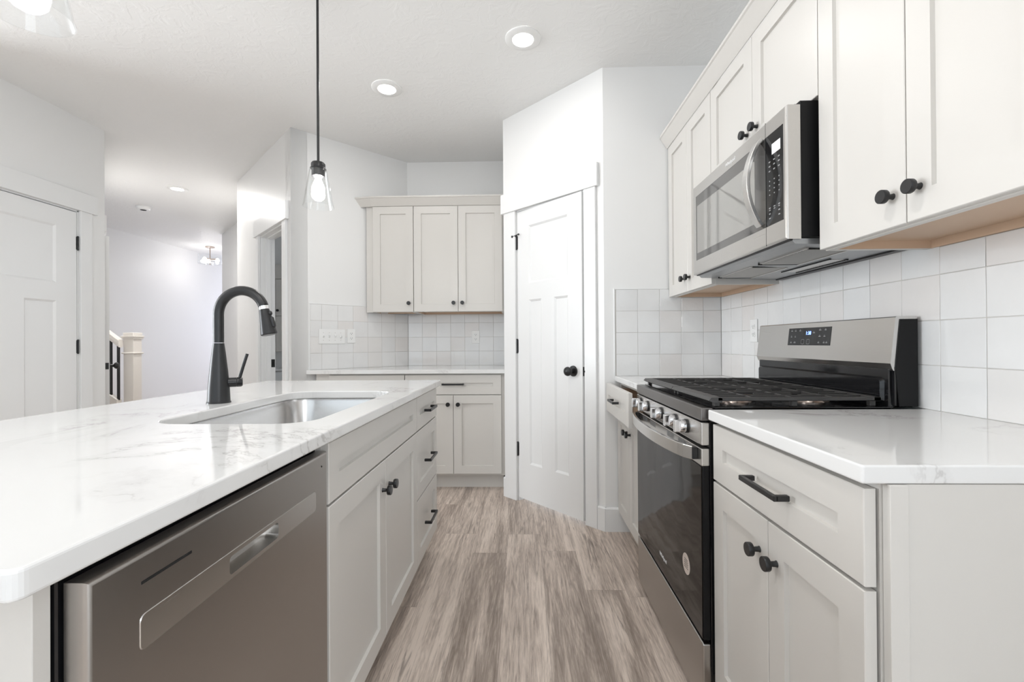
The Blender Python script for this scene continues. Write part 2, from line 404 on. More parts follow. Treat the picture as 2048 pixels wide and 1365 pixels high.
def door_slab(name, W, Hh, loc, rot, panels, hinges=(), hinge_side=0, knob=None, zb=.025, th=.035, bath=False):
    """craftsman door slab, face at local y=0, thickness to +y"""
    m = MB(); xs = sorted({0, W} | {p[0] for p in panels} | {p[1] for p in panels}); zs = sorted({zb, Hh} | {p[2] for p in panels} | {p[3] for p in panels})
    for i in range(len(xs) - 1):
        for j in range(len(zs) - 1):
            cx, cz = (xs[i] + xs[i + 1]) / 2, (zs[j] + zs[j + 1]) / 2
            if any(p[0] < cx < p[1] and p[2] < cz < p[3] for p in panels): continue
            for y in (0, th): m.add([(xs[i], y, zs[j]), (xs[i + 1], y, zs[j]), (xs[i + 1], y, zs[j + 1]), (xs[i], y, zs[j + 1])], [(0, 1, 2, 3)], False)
    for p in panels:
        m.rrings(*p, [(0, 0), (.003, .0015), (.014, .0095)]); m.rrings(*p, [(0, th), (.014, th - .0095)])
    for a, b in (((0, zb), (W, zb)), ((W, zb), (W, Hh)), ((W, Hh), (0, Hh)), ((0, Hh), (0, zb))):
        m.add([(a[0], 0, a[1]), (b[0], 0, b[1]), (b[0], th, b[1]), (a[0], th, a[1])], [(0, 1, 2, 3)], False)
    o = struct(m, name, 'trim', loc, rot)
    hx = 0 if hinge_side == 0 else W; sg = -1 if hinge_side == 0 else 1
    for hz in hinges:
        h = MB().slot('black'); h.lathe((hx + sg * .006, -.004, hz - .045), [(.0055, 0), (.0055, .09)], 'z', 12)
        h.lathe((hx + sg * .006, -.004, hz - .050), [(.004, 0), (.0068, .003), (.0068, .005)], 'z', 12); h.lathe((hx + sg * .006, -.004, hz + .045), [(.0068, 0), (.0068, .003), (.003, .006)], 'z', 12)
        h.box(hx + (sg * .006 if sg < 0 else -.003), hx + (.003 if sg < 0 else sg * .006), -.001, .003, hz - .045, hz + .045)
        h.build('hinge', 'black', o)
    if knob:
        kx, kz = knob; k = MB()
        k.lathe((kx, 0, kz), [(.034, 0), (.034, .004), (.031, .008), (.014, .010), (.012, .030), (.016, .034), (.026, .042), (.029, .052), (.026, .062), (.016, .069), (.004, .071)], '-y', 28)
        k.build('door_knob', 'black', o)
        l = MB(); lx = W if hinge_side == 0 else 0
        l.box(min(lx, lx + (.0015 if lx else -.0015)), max(lx, lx + (.0015 if lx else -.0015)), .005, .030, kz - .028, kz + .028)
        l.lathe((lx, .0175, kz), [(.008, 0), (.008, .009), (.006, .010)], 'x' if lx else '-x', 16)
        l.build('latch', 'black', o)
    return o
# pantry door (ajar)
def pantry_casing():
    m = MB(); t = .018; s0, s1, zt = .132, .742, 2.045
    m.box(.022, s0 + .004, -t, 0, 0, zt, .0015); m.box(s1 - .004, .825, -t, 0, 0, zt, .0015)
    m.box(-.004, .845, -t - .008, 0, zt, zt + .140, .002)
    m.box(s0 - .001, s0 + .012, .0005, .09, 0, zt); m.box(s1 - .012, s1 + .001, .0005, .09, 0, zt); m.box(s0, s1, .0005, .09, zt - .006, zt + .001)
    trim(m, (P2[0], P2[1], 0), AP)
pantry_casing()
ca, sa = math.cos(AP), math.sin(AP)
hp = (P2[0] + ca * .147 - sa * .000, P2[1] + sa * .147 + ca * .000, 0)
d1 = door_slab('door_1', .588, 2.035, (P2[0] + ca * .146, P2[1] + sa * .146, 0), AP - R(2.9),
          [(.112, .474, 1.522, 1.922), (.112, .235, .275, 1.410), (.351, .474, .275, 1.410)], (1.82, 1.09, .365), 0, (.515, .935))
# pin stop on the top hinge
ps = MB().slot('black'); ps.tube([(-.034, -.016, 1.866), (.028, -.018, 1.872)], .0035, 8); ps.lathe((-.034, -.016, 1.866), [(.008, 0), (.008, .008)], '-y', 12); ps.lathe((.030, -.014, 1.872), [(.006, 0), (.006, .008)], '-y', 12)
ps.tube([(-.006, -.006, 1.86), (-.006, -.016, 1.868)], .005, 8); ps.build('hinge_stop', 'black', d1)
# left wall door
m = MB(); t = .018
m.box(3.160 - 1.2 - .004, 3.243 - 1.2, -t, 0, 0, 2.072, .0015); m.box(2.22 - 1.2, 2.30 - 1.2 + .004, -t, 0, 0, 2.072, .0015)
m.box(2.18 - 1.2, 3.282 - 1.2, -t - .007, 0, 2.072, 2.205, .002)
m.box(3.146 - 1.2, 3.161 - 1.2, .0005, .11, 0, 2.073); m.box(2.299 - 1.2, 2.314 - 1.2, .0005, .11, 0, 2.073); m.box(2.30 - 1.2, 3.16 - 1.2, .0005, .11, 2.063, 2.073)
trim(m, (-3.16, 1.2, 0), R(90))
door_slab('door_2', .822, 2.056, (-3.157, 2.317, 0), R(90), [(.14, .682, 1.54, 1.935), (.14, .340, .28, 1.42), (.482, .682, .28, 1.42)], (1.838, 1.105, .30), 1, (.06, .935))
# door in the angled wall beyond, ajar, seen along its face
m = MB(); m.box(.545, .624, -t, 0, 0, 2.07, .0015); m.box(1.416, 1.50, -t, 0, 0, 2.07, .0015); m.box(.51, 1.535, -t - .01, 0, 2.07, 2.21, .002)
m.box(.619, .632, .0005, .11, 0, 2.071); m.box(1.408, 1.421, .0005, .11, 0, 2.071); m.box(.62, 1.42, .0005, .11, 2.06, 2.071)
trim(m, (L1[0], L1[1], 0), R(135), 'trim')
hx = 1.40; a3 = R(135); ox = L1[0] - S2 * hx; oy = L1[1] + S2 * hx
o3 = door_slab('door_3', .77, 2.055, (0, 0, 0), 0, [(.12, .65, 1.54, 1.93), (.12, .33, .28, 1.42), (.44, .65, .28, 1.42)], (1.8, .3), 1, (.06, .935))
# hinge at local x=.77 -> place so that this end sits at the far jamb and the free end stands proud
ang = R(135) + R(3.6)
o3.rotation_euler = (0, 0, ang)
o3.location = (ox - math.cos(ang) * .77, oy - math.sin(ang) * .77, 0)
# doorway casing (open passage to the dim bathroom)
m = MB(); s0, s1 = LD - .80, LD - .155
m.box(s0 - .075, s0 + .004, -.018, 0, 0, 2.06, .0015); m.box(s1 - .004, s1 + .083, -.018, 0, 0, 2.06, .0015)
m.box(s0 - .12, s1 + .118, -.028, 0, 2.06, 2.20, .002)
m.box(s0 - .001, s0 + .014, .0005, .115, 0, 2.061); m.box(s1 - .014, s1 + .001, .0005, .115, 0, 2.061); m.box(s0, s1, .0005, .115, 2.048, 2.061)
m.box(s0 + .014, s0 + .024, .045, .080, 0, 2.048); m.box(s1 - .024, s1 - .014, .045, .080, 0, 2.048); m.box(s0 + .014, s1 - .014, .045, .080, 2.038, 2.048)
dwc = trim(m, (Q3[0], Q3[1], 0), AD)
k = MB().slot('black'); k.box(s0 + .0136, s0 + .0156, .082, .112, .91, .98, .0005); k.slot('dark'); k.box(s0 + .0150, s0 + .0160, .090, .104, .93, .96)
k.build('strike_plate', 'black', dwc)
# baseboards
def base(name, loc, rot, a, b):
    m = MB(); prof = [(0, 0), (0, .14), (-.006, .14), (-.015, .132), (-.015, 0)]
    m.loft([[(x, y, z) for y, z in prof] for x in (a, b)], True, True, True, False); struct(m, name, 'trim', loc, rot)
base('baseboard_pantry', (P2[0], P2[1], 0), AP, .826, LP + .006)
base('baseboard_pantry_left', (P2[0], P2[1], 0), AP, 0, .022)
base('baseboard_right', (P1[0], YW, 0), 0, -.004, .14)
base('baseboard_doorway', (Q3[0], Q3[1], 0), AD, LD - .035, LD)
base('baseboard_doorway_far', (Q3[0], Q3[1], 0), AD, 0, s0 - .076)
base('baseboard_nook', (E1[0], E1[1], 0), AN, 0, .10)
base('baseboard_left', (-3.16, 1.2, 0), R(90), 3.245 - 1.2, 2.16)
base('baseboard_hall', (-5.72, 4.2, 0), R(90), 0, 7.8)

# ------------------------------------------------------------------ cabinet parts
G = .0015
def shaker(name, x0, x1, z0, z1, parent, y=-.019, stile=.062, rec=.0095, mat='cab', rail=None):
    m = MB(); f0 = y; r_ = rail or stile
    rs = [(0, y + .019), (0, y + .0016), (.0016, y)]
    m.rrings(x0, x1, z0, z1, rs, False)
    xs0, xs1, zs0, zs1 = x0 + .0016, x1 - .0016, z0 + .0016, z1 - .0016
    a0, a1, b0, b1 = x0 + stile, x1 - stile, z0 + r_, z1 - r_
    m.add([(xs0, y, zs0), (xs1, y, zs0), (xs1, y, zs1), (xs0, y, zs1), (a0, y, b0), (a1, y, b0), (a1, y, b1), (a0, y, b1)],
          [(0, 1, 5, 4), (1, 2, 6, 5), (2, 3, 7, 6), (3, 0, 4, 7)], False)
    m.loft([[(a0 + i, yy, b0 + i), (a1 - i, yy, b0 + i), (a1 - i, yy, b1 - i), (a0 + i, yy, b1 - i)] for i, yy in ((0, y), (.0015, y + rec))], True, False, True, False)
    m.add([(x0, y + .019, z0), (x1, y + .019, z0), (x1, y + .019, z1), (x0, y + .019, z1)], [(0, 1, 2, 3)], False)
    return m.build(name, mat, parent)
def knob(x, z, parent, y=-.019):
    m = MB(); m.lathe((x, y, z), [(.0075, 0), (.0062, .003), (.0055, .014), (.0085, .0165), (.0150, .018), (.0158, .0195), (.0158, .0290), (.0148, .0302)], '-y', 28)
    return m.build('knob', 'black', parent)
def pull(x, z, parent, y=-.019, L=.155):
    m = MB(); h = L / 2; w_ = .0095
    m.box(x - h, x + h, y - .034, y - .034 + w_, z - .006, z + .006, .0012)
    for s_ in (-1, 1):
        a = x + s_ * (h - .006); m.box(a - .006, a + .006, y - .034 + w_ * .6, y - .0002, z - .006, z + .006, .0012)
    return m.build('pull', 'black', parent)
def base_box(parent, W, D, H0=.884, toe=.075, th=.114, dark_top=True, name='carcass', x0=0):
    m = MB(); t_ = .018
    m.slot('cab'); m.box(x0, x0 + t_, 0, D, th, H0 - .0008); m.box(x0 + W - t_, x0 + W, 0, D, th, H0 - .0008); m.box(x0 + t_, x0 + W - t_, D - .01, D, th, H0 - .0008)
    m.box(x0 + t_, x0 + W - t_, 0, D - .01, th, th + .018); m.box(x0 + t_, x0 + W - t_, 0, .035, H0 - .02, H0 - .0008)
    m.box(x0 + t_, x0 + W - t_, 0, .018, .70, .736)
    c = m.build(name, None, parent)
    k = MB().box(x0, x0 + W, toe, D, 0, th - .0002); k.build('toe_kick', 'cab', parent)
    return c

# island (fronts face +X): local x = world Y - Y0, local y = -(world X) ...
XI = -.489                                   # carcass front plane, door face at -.470
sb = thing('sink_base_cabinet', 'light grey island sink cabinet with two shaker doors between dishwasher and drawers', 'cabinet', (XI, 1.0835, 0), R(90))
base_box(sb, .902, .60)
W = .902; f = shaker('false_front', G, W - G, .7255, .874, sb)
f = shaker('door', G, W / 2 - G, .1235, .7195, sb); knob(W / 2 - .036, .627, f)
f = shaker('door', W / 2 + G, W - G, .1235, .7195, sb); knob(W / 2 + .036, .627, f)
db = thing('drawer_cabinet', 'light grey three-drawer cabinet at the far end of the island', 'cabinet', (XI, 1.986, 0), R(90))
W = .452; base_box(db, W, .60)
for z0, z1, pz in ((.7255, .874, .797), (.4205, .7195, .562), (.1235, .4145, .268)):
    f = shaker('drawer', G, W - G, z0, z1, db); pull(W / 2, pz, f)
ep = thing('island_panel', 'pale grey end panel closing the near end of the island beside the dishwasher', 'panel', (-.50, .45, 0))
MB().box(-.86, 0, 0, .019, 0, .8832, .001).build('panel', 'cab', ep)
MB().box(-.86, -.845, .0195, 1.986, 0, .8832, .001).build('back_panel', 'cab', ep)

def rrect(x0, x1, y0, y1, r, n=8):
    p = []
    for cx, cy, a0 in ((x1 - r, y0 + r, -90), (x1 - r, y1 - r, 0), (x0 + r, y1 - r, 90), (x0 + r, y0 + r, 180)):
        for i in range(n + 1): a = R(a0 + 90 * i / n); p.append((cx + r * math.cos(a), cy + r * math.sin(a)))
    return p
SK = rrect(-.962, -.545, 1.125, 1.895, .085, 10)
def slab_with_hole(x0, x1, y0, y1, z0, z1, hole, bev=.004, rc=.012):
    """slab with rounded top edges and a sink cut-out"""
    bm = bmesh.new()
    out = rrect(x0, x1, y0, y1, rc, 5)
    vo = [bm.verts.new((x, y, z1)) for x, y in out]; eo = [bm.edges.new((vo[i], vo[(i + 1) % len(vo)])) for i in range(len(vo))]
    eh = []
    if hole:
        vh = [bm.verts.new((x, y, z1)) for x, y in hole]; eh = [bm.edges.new((vh[i], vh[(i + 1) % len(vh)])) for i in range(len(vh))]
    fs = [g for g in bmesh.ops.triangle_fill(bm, use_beauty=True, use_dissolve=False, edges=eo + eh)['geom'] if isinstance(g, bmesh.types.BMFace)]
    for f in fs:
        if f.normal.z < 0: f.normal_flip()
    be = [e for e in bm.edges if len(e.link_faces) == 1]
    ret = bmesh.ops.extrude_face_region(bm, geom=fs)
    for g in ret['geom']:
        if isinstance(g, bmesh.types.BMVert): g.co.z = z0
    ed = [e for e in bm.edges if len(e.link_faces) == 2 and abs(e.verts[0].co.z - e.verts[1].co.z) < 1e-6 and e.calc_face_angle(0) > 1.0]
    bmesh.ops.bevel(bm, geom=ed, offset=bev, segments=3, affect='EDGES', profile=.5)
    return bm
m = MB().bm(slab_with_hole(-1.40, -.449, .39, 2.46, .884, .914, SK))
tag(m.build('countertop', 'quartz'), 'large white veined quartz countertop of the island with sink cut-out', 'countertop')

# sink
def sink():
    t = thing('kitchen_sink', 'stainless steel undermount sink set into the island countertop', 'sink', (0, 0, 0))
    m = MB(); rings = []
    for (i, z, r) in ((-.012, .8832, .095), (-.004, .8832, .088), (-.004, .872, .088), (0, .86, .085), (.004, .72, .08), (.012, .69, .075), (.03, .676, .06), (.06, .670, .05)):
        rings.append([(x, y, z) for x, y in rrect(-.962 + i, -.545 - i, 1.125 + i, 1.895 - i, max(r, .02), 10)])
    m.loft(rings, True, False, True, True); o = m.build('basin', 'steelb', t)
    d = MB(); d.lathe((-.76, 1.51, .6705), [(.045, 0), (.045, .002), (.034, .003), (.030, -.0), (.012, .0005)], 'z', 28); d.build('drain', 'chrome', t)
sink()
# faucet
def faucet():
    t = thing('kitchen_faucet', 'tall matte black gooseneck pull-down faucet standing behind the sink', 'faucet', (-1.043, 1.532, .914))
    m = MB(); m.lathe((0, 0, 0), [(.0365, 0), (.0365, .004), (.0345, .006), (.0325, .05), (.0275, .11), (.0205, .175), (.0168, .204)], 'z', 40); m.build('body', 'black', t)
    rad = .0805; zc = .3025; r = .0163
    pts = [(0, 0, .2055), (0, 0, .25), (0, 0, zc)] + [(rad - rad * math.cos(R(a)), 0, zc + rad * math.sin(R(a))) for a in range(8, 161, 8)]
    m = MB(); m.tube(pts, r, 24, up=(0, 1, 0)); m.build('neck', 'black', t)
    a = R(160); e = Vector((rad - rad * math.cos(a), 0, zc + rad * math.sin(a))); d = Vector((math.sin(a), 0, math.cos(a))); d = Vector((.20, 0, -.98)).normalized()
    m = MB(); m.tube([e, e + d * .012], .0150, 24, up=(0, 1, 0)); m.build('collar', 'chrome', t)
    m = MB(); p = [e + d * k for k in (.012, .016, .04, .075, .098, .101)]; m.tube(p, [.0155, .0162, .0190, .0235, .0262, .0235], 28, up=(0, 1, 0))
    sh = m.build('spray_head', 'black', t)
    nrm = Vector((.98, -.10, .20)).normalized()
    for k0, k1, rr in ((.026, .032, .007), (.046, .076, .0075)):
        m = MB(); c0 = e + d * k0 + nrm * (.0165 + k0 * .08); c1 = e + d * k1 + nrm * (.0165 + k1 * .08)
        m.tube([c0 - d * .004, c0, c1, c1 + d * .004], [.004, rr, rr, .004], 14, up=(0, 1, 0)); m.build('spray_button', 'black', sh)
    dh = Vector((.70, .50, .0)).normalized()
    m = MB(); m.tube([(0, 0, .068), Vector((0, 0, .068)) + dh * .052], .0165, 24); m.tube([Vector((0, 0, .068)) + dh * .053, Vector((0, 0, .068)) + dh * .066, Vector((0, 0, .068)) + dh * .070], [.0168, .0168, .0140], 24)
    hb = m.build('handle', 'black', t)
    c = Vector((0, 0, .068)) + dh * .060
    m = MB(); m.tube([c + Vector((0, 0, .008)), c + Vector((.012, .004, .055)), c + Vector((.024, .008, .098))], .0052, 12, up=(0, 1, 0)); m.build('lever', 'black', hb)
faucet()

# dishwasher
def dishwasher():
    t = thing('dishwasher', 'stainless steel dishwasher with pocket handle under the island counter', 'dishwasher', (-.496, .474, 0), R(90))
    W = .604
    m = MB(); m.box(0, W, .004, .58, .1, .872, .002); m.box(.01, W - .01, .05, .58, .0, .099); m.build('tub_body', 'blackg', t)
    # door with side returns; face at local y=-.026
    y = -.026; b = .006
    x0, x1, z0, z1 = .004, W - .002, .115, .857
    px0, px1, pz0, pz1 = .713 - .474, .857 - .474, .745, .774
    xs = [x0 + b, px0, px1, x1 - b]; zs = [z0 + b, pz0, pz1, z1 - b]
    m = MB()
    for i in range(3):
        for j in range(3):
            if i == 1 and j == 1: continue
            m.add([(xs[i], y, zs[j]), (xs[i + 1], y, zs[j]), (xs[i + 1], y, zs[j + 1]), (xs[i], y, zs[j + 1])], [(0, 1, 2, 3)], False)
    prof = [(0, y + b, )]
    rings = []
    for k in range(5):
        a = R(90 * k / 4); ins = b - b * math.sin(a); yy = y + b - b * math.cos(a)
        rings.append((ins, yy))
    rings = [(b, y)] + [(b - b * math.sin(R(90 * k / 4)), y + b - b * math.cos(R(90 * k / 4))) for k in range(1, 5)] + [(0, .0)]
    m.sm = True; m.loft([[(x0 + i, yy, z0 + i), (x1 - i, yy, z0 + i), (x1 - i, yy, z1 - i), (x0 + i, yy, z1 - i)] for i, yy in rings], True, False, True, True)
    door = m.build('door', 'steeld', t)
    # band and pocket
    m = MB(); bx0, bx1, bz0, bz1 = .545 - .474, 1.014 - .474, .738, .781
    out = rrect(bx0, bx1, bz0, bz1, .008, 5); hole = rrect(px0, px1, pz0, pz1, .006, 5)
    bm = bmesh.new(); yy = y - .0012
    vo = [bm.verts.new((p, yy, q)) for p, q in out]; vh = [bm.verts.new((p, yy, q)) for p, q in hole]
    n = len(vo)
    for i in range(n): j = (i + 1) % n; bm.faces.new((vo[i], vo[j], vh[j], vh[i]))
    v2 = [bm.verts.new((p, y + .0003, q)) for p, q in rrect(bx0 - .0008, bx1 + .0008, bz0 - .0008, bz1 + .0008, .008, 5)]
    for i in range(n): j = (i + 1) % n; bm.faces.new((vo[i], v2[i], v2[j], vo[j]))
    v3 = [bm.verts.new((p, y + .022, q)) for p, q in rrect(px0 + .002, px1 - .002, pz0 + .004, pz1 - .001, .005, 5)]
    for i in range(n): j = (i + 1) % n; bm.faces.new((vh[i], vh[j], v3[j], v3[i]))
    bm.faces.new(v3)
    m.bm(bm); hb = m.build('handle_band', 'steel', t)
    m = MB(); m.box(.547 - .474, .632 - .474, y - .0006, y + .001, .8185, .8225, .0004); m.build('vent_slot', 'dark', door)
    m = MB(); m.lathe((1.046 - .474, y, .828), [(.002, 0), (.002, .0006)], '-y', 10); m.build('indicator', 'dark', door)
dishwasher()

# right-hand base cabinets (fronts face -X): local x = YS - world Y
XF = .569                                    # carcass front, door face at .550
def near_base():
    t = thing('base_cabinet', 'light grey base cabinet right of the range with one drawer over two doors', 'cabinet', (XF + .005, 1.342, 0), R(-90))
    W = .590; base_box(t, W, .575); 
    f = shaker('drawer', G, W - G, .7125, .872, t, y=-.024); pull(W / 2 + .012, .785, f, y=-.024)
    f = shaker('door', G, W / 2 - G, .1235, .7055, t, y=-.024); knob(W / 2 - .036, .625, f, y=-.024)
    f = shaker('door', W / 2 + G, W - G, .1235, .7055, t, y=-.024); knob(W / 2 + .036, .625, f, y=-.024)
    m = MB(); m.box(W + .0005, W + .012, .004, .574, 0, .8832, .0008); m.box(W + .0115, W + .018, .003, .032, 0, .8832, .0008)
    m.build('side_panel', 'cab', t)
near_base()
def far_base():
    t = thing('base_cabinet', 'light grey base cabinet left of the range with its top drawer pulled open', 'cabinet', (XF, 2.690, 0), R(-90))
    W = .565; m = MB(); base_box(t, W, .58)
    y = -.019 - .065
    f = shaker('drawer', G, W - G, .7125, .874, t, y=y); pull(W / 2, .80, f, y=y, L=.14)
    m = MB(); 
    m.box(.03, .045, y + .0195, .50, .735, .845); m.box(W - .045, W - .03, y + .0195, .50, .735, .845); m.box(.045, W - .045, .49, .50, .735, .845); m.box(.045, W - .045, y + .0195, y + .034, .735, .845); m.box(.045, W - .045, y + .034, .49, .739, .747)
    m.build('drawer_box', 'wood', f)
    f = shaker('door', G, W / 2 - G, .1235, .7055, t); knob(W / 2 - .036, .63, f)
    f = shaker('door', W / 2 + G, W - G, .1235, .7055, t); knob(W / 2 + .036, .63, f)
far_base()
tag(MB().bm(slab_with_hole(.537, XR_ - .001, .738, 1.343, .884, .914, None, .0035, .004)).build('countertop', 'quartz'), 'white quartz countertop right of the range, nearest on the right', 'countertop')
tag(MB().bm(slab_with_hole(.537, XR_ - .001, 2.124, YW - .001, .884, .914, None, .0035, .004)).build('countertop', 'quartz'), 'short white quartz countertop between the range and the pantry corner', 'countertop')

# back base cabinets (fronts face -Y)
YF = 3.440
def back_base():
    t = thing('base_cabinet', 'pale grey base cabinet on the back wall next to the pantry, drawer over doors', 'cabinet', (-.899, YF, 0), 0)
    W = .742; base_box(t, W, .60, .884)
    f = shaker('drawer', G, W - .012, .7255, .874, t); pull(W / 2 - .004, .803, f, L=.165)
    f = shaker('door', G, W / 2 - G - .004, .1275, .7195, t); knob(W / 2 - .042, .652, f)
    f = shaker('door', W / 2 + G - .004, W - .012, .1275, .7195, t); knob(W / 2 + .034, .652, f)
    MB().box(W - .0105, W + .014, -.004, .02, .114, .883).build('filler', 'cab', t)
    t = thing('base_cabinet', 'pale grey base cabinet left on the back wall, mostly hidden by the island', 'cabinet', (-1.477, YF, 0), 0)
    W = .576
    m = MB(); t_ = .018
    m.prism([(0, 0), (W, 0), (W, .60), (.46, .60), (0, .135)], .114, .883); m.build('carcass', 'cab', t)
    MB().prism([(0, .075), (W, .075), (W, .60), (.46, .60), (0, .135)], 0, .1138).build('toe_kick', 'cab', t)
    shaker('drawer', G, W - G, .7255, .874, t); shaker('door', G, W / 2 - G, .1275, .7195, t); shaker('door', W / 2 + G, W - G, .1275, .7195, t)
    MB().box(-.105, -.0005, -.004, .016, 0, .883).build('filler', 'cab', t)
back_base()
m = MB(); C = [(-.1405, YB - .001), (-.1405, 3.393), (-1.640, 3.393), (-1.640, 3.447), (-1.0320, YB - .001)]
bm = bmesh.new(); vs = [bm.verts.new((x, y, .884)) for x, y in C]; f = bm.faces.new(vs); ret = bmesh.ops.extrude_face_region(bm, geom=[f])
for g in ret['geom']:
    if isinstance(g, bmesh.types.BMVert): g.co.z = .914
bmesh.ops.recalc_face_normals(bm, faces=bm.faces); bmesh.ops.bevel(bm, geom=bm.edges[:], offset=.003, segments=2, affect='EDGES', profile=.5)
m.bm(bm); tag(m.build('countertop', 'quartz'), 'white quartz countertop on the back wall left of the pantry', 'countertop')

# ------------------------------------------------------------------ upper cabinets
def crown(name, label, path, z0, parent=None, seg=None):
    """path: list of (x,y) along the cabinet face, outward = left-hand normal given as unit vectors per vertex"""
    prof = [(0, 0), (.003, 0), (.006, .004), (.040, .056), (.046, .060), (.046, .072), (0, .072)]
    rings = []
    for (x, y, nx, ny) in path: rings.append([(x + nx * d, y + ny * d, z0 + h) for d, h in prof])
    m = MB(); m.loft(rings, True, True, True, False); return tag(m.build(name, 'cab'), label, 'moulding')
def upper(label, loc, rot, W, z0, z1, D, doors, kn, dz=(.0025, .036), wood=True):
    t = thing('wall_cabinet', label, 'cabinet', loc, rot, 'right-hand wall cabinets' if rot else 'back wall cabinets')
    s_ = .018; m = MB().slot('cab'); lip = .022
    m.box(0, s_, 0, D, z0, z1); m.box(W - s_, W, 0, D, z0, z1); m.box(s_, W - s_, 0, .019, z0, z0 + lip + .004); m.box(s_, W - s_, .019, D, z1 - .018, z1)
    m.box(s_, W - s_, 0, .012, z1 - .06, z1 - .018)
    m.slot('wood'); m.box(s_, W - s_, .019, D, z0 + lip, z0 + lip + .012); m.box(s_, W - s_, D - .016, D, z0 + .0004, z0 + lip)
    m.box(s_ , s_ + .006, .019, D - .016, z0 + .0004, z0 + lip); m.box(W - s_ - .006, W - s_, .019, D - .016, z0 + .0004, z0 + lip)
    m.build('carcass', None, t)
    for (a, b), kx in zip(doors, kn):
        f = shaker('door', a, b, z0 + dz[0], z1 - dz[1], t)
        if kx is not None: knob(kx, z0 + dz[0] + .070, f)
    return t
XU = .874; ZU = 1.372; ZT = 2.284; DU = XR_ - .0005 - XU
W = .597; upper('light grey wall cabinet with two doors nearest on the right, above the counter', (XU, 1.334, 0), R(-90), W, ZU, ZT, DU, [(G, W / 2 - G), (W / 2 + G, W - G)], (W / 2 - .036, W / 2 + .036))
W = .749; upper('short light grey wall cabinet with two doors directly above the microwave', (XU, 2.0845, 0), R(-90), W, 1.822, ZT, DU, [(G, W / 2 - G), (W / 2 + G, W - G)], (W / 2 - .036, W / 2 + .036))
W = .603; upper('tall light grey wall cabinet between the microwave and the pantry corner wall', (XU, 2.690, 0), R(-90), W, ZU, ZT, DU, [(G, W / 2 - G), (W / 2 + G, W - G)], (W / 2 - .036, W / 2 + .036))
xf = XU - .0195
crown('crown_moulding', 'grey crown moulding along the top of the right-hand wall cabinets', [(xf, 2.697, -1, 0), (xf, .728, -1, 0)], 2.2485)
YU = 3.748; DB = YB - .0005 - YU
W = .340; upper('narrow pale grey single-door wall cabinet, left on the back wall', (-1.2435, YU, 0), 0, W, ZU, 2.282, DB if False else .19, [(G, W - G)], (W - .036,))
W = .742; upper('wide pale grey two-door wall cabinet on the back wall beside the pantry', (-.902, YU, 0), 0, W, ZU, 2.282, DB, [(G, W / 2 - G - .003), (W / 2 + G - .003, W - .010)], (W / 2 - .039, W / 2 + .033))
def back_fill():
    t = thing('cabinet_filler', 'narrow pale grey filler strip between the back wall cabinets and angled wall', 'panel', (-1.2437, YU, ZU), 0)
    m = MB(); m.prism([(0, 0), (0, .02), (-.058, .024), (-.058, .008)], 0, .885); m.build('strip', 'cab', t)
back_fill()
yf = YU - .0195
crown('crown_moulding', 'grey crown moulding over the wall cabinets on the back wall', [(-1.372, yf + .03, -.3, -1), (-1.25, yf, 0, -1), (-.1405, yf, 0, -1)], 2.2475)

# ------------------------------------------------------------------ backsplashes
def backsplash(label, loc, rot, u0, u1, phase, spans, p=.1272, z0=.914, seed=1, trim_edges=()):
    """tiles on the local plane y=0 (front towards -y). spans: (ua, ub, ztop)"""
    rnd = random.Random(seed); t = thing('backsplash', label, 'backsplash', loc, rot)
    m = MB()
    for x in TM: m.slot(x)
    m.slot('grout')
    for ua, ub, zt in spans: m.box(ua, ub, -.0062, -.0002, z0, zt)
    k0 = math.floor((u0 - phase) / p) - 1; k1 = math.ceil((u1 - phase) / p) + 1; g = .0009; N = 6
    for ua, ub, zt, js in [(spans[0][0], spans[-1][1], 9, range(3))] + [sp + (range(3, 5),) for sp in spans]:
        for k in range(k0, k1):
            a, b = max(phase + k * p, ua), min(phase + (k + 1) * p, ub)
            if b - a < .008: continue
            for j in js:
                c, d = z0 + j * p, min(z0 + (j + 1) * p, zt)
                if d - c < .008: continue
                rk = random.Random(seed * 1000 + k * 17 + j)
                m.slot(TM[rk.choice((0, 1, 1, 2, 2, 3))])
                tx, tz = rk.uniform(-1, 1) * .003, rk.uniform(-1, 1) * .003
                ph = [rk.uniform(0, 6.28) for _ in range(4)]; am = rk.uniform(.00008, .00022)
                x0, x1, y0_, y1_ = a + g, b - g, c + g, d - g; vs = []; fs = []
                for jj in range(N + 1):
                    for ii in range(N + 1):
                        s_, q = ii / N, jj / N
                        e = min(s_, 1 - s_, q, 1 - q); edge = 0.0 if e > 0 else .0010
                        ss = .5 - .5 * math.cos(math.pi * s_) if False else s_
                        # pull first inner ring close to the edge so the pillow edge is narrow
                        def near(v): return {1 / N: .007, (N - 1) / N: .993}.get(v, v)
                        s2, q2 = (near(1 / N) if ii == 1 else near((N - 1) / N) if ii == N - 1 else s_), (near(1 / N) if jj == 1 else near((N - 1) / N) if jj == N - 1 else q)
                        h = .0075 + tx * (s2 - .5) * .25 + tz * (q2 - .5) * .25 + am * (math.sin(5 * s2 + ph[0]) * math.cos(4 * q2 + ph[1]) + .6 * math.sin(9 * q2 + ph[2]) * math.sin(7 * s2 + ph[3]))
                        vs.append((x0 + (x1 - x0) * s2, -(h - edge), y0_ + (y1_ - y0_) * q2))
                for jj in range(N):
                    for ii in range(N):
                        i0 = jj * (N + 1) + ii; fs.append((i0, i0 + 1, i0 + N + 2, i0 + N + 1))
                m.add(vs, fs, True)
    o = m.build('tile_field', None, t)
    for e in trim_edges:
        MB().box(*e, .0008).build('edge_trim', 'trim', t)
    return t
XT = XR_                                    # right wall face, tile front about 8 mm proud
Y0 = YW - .0085
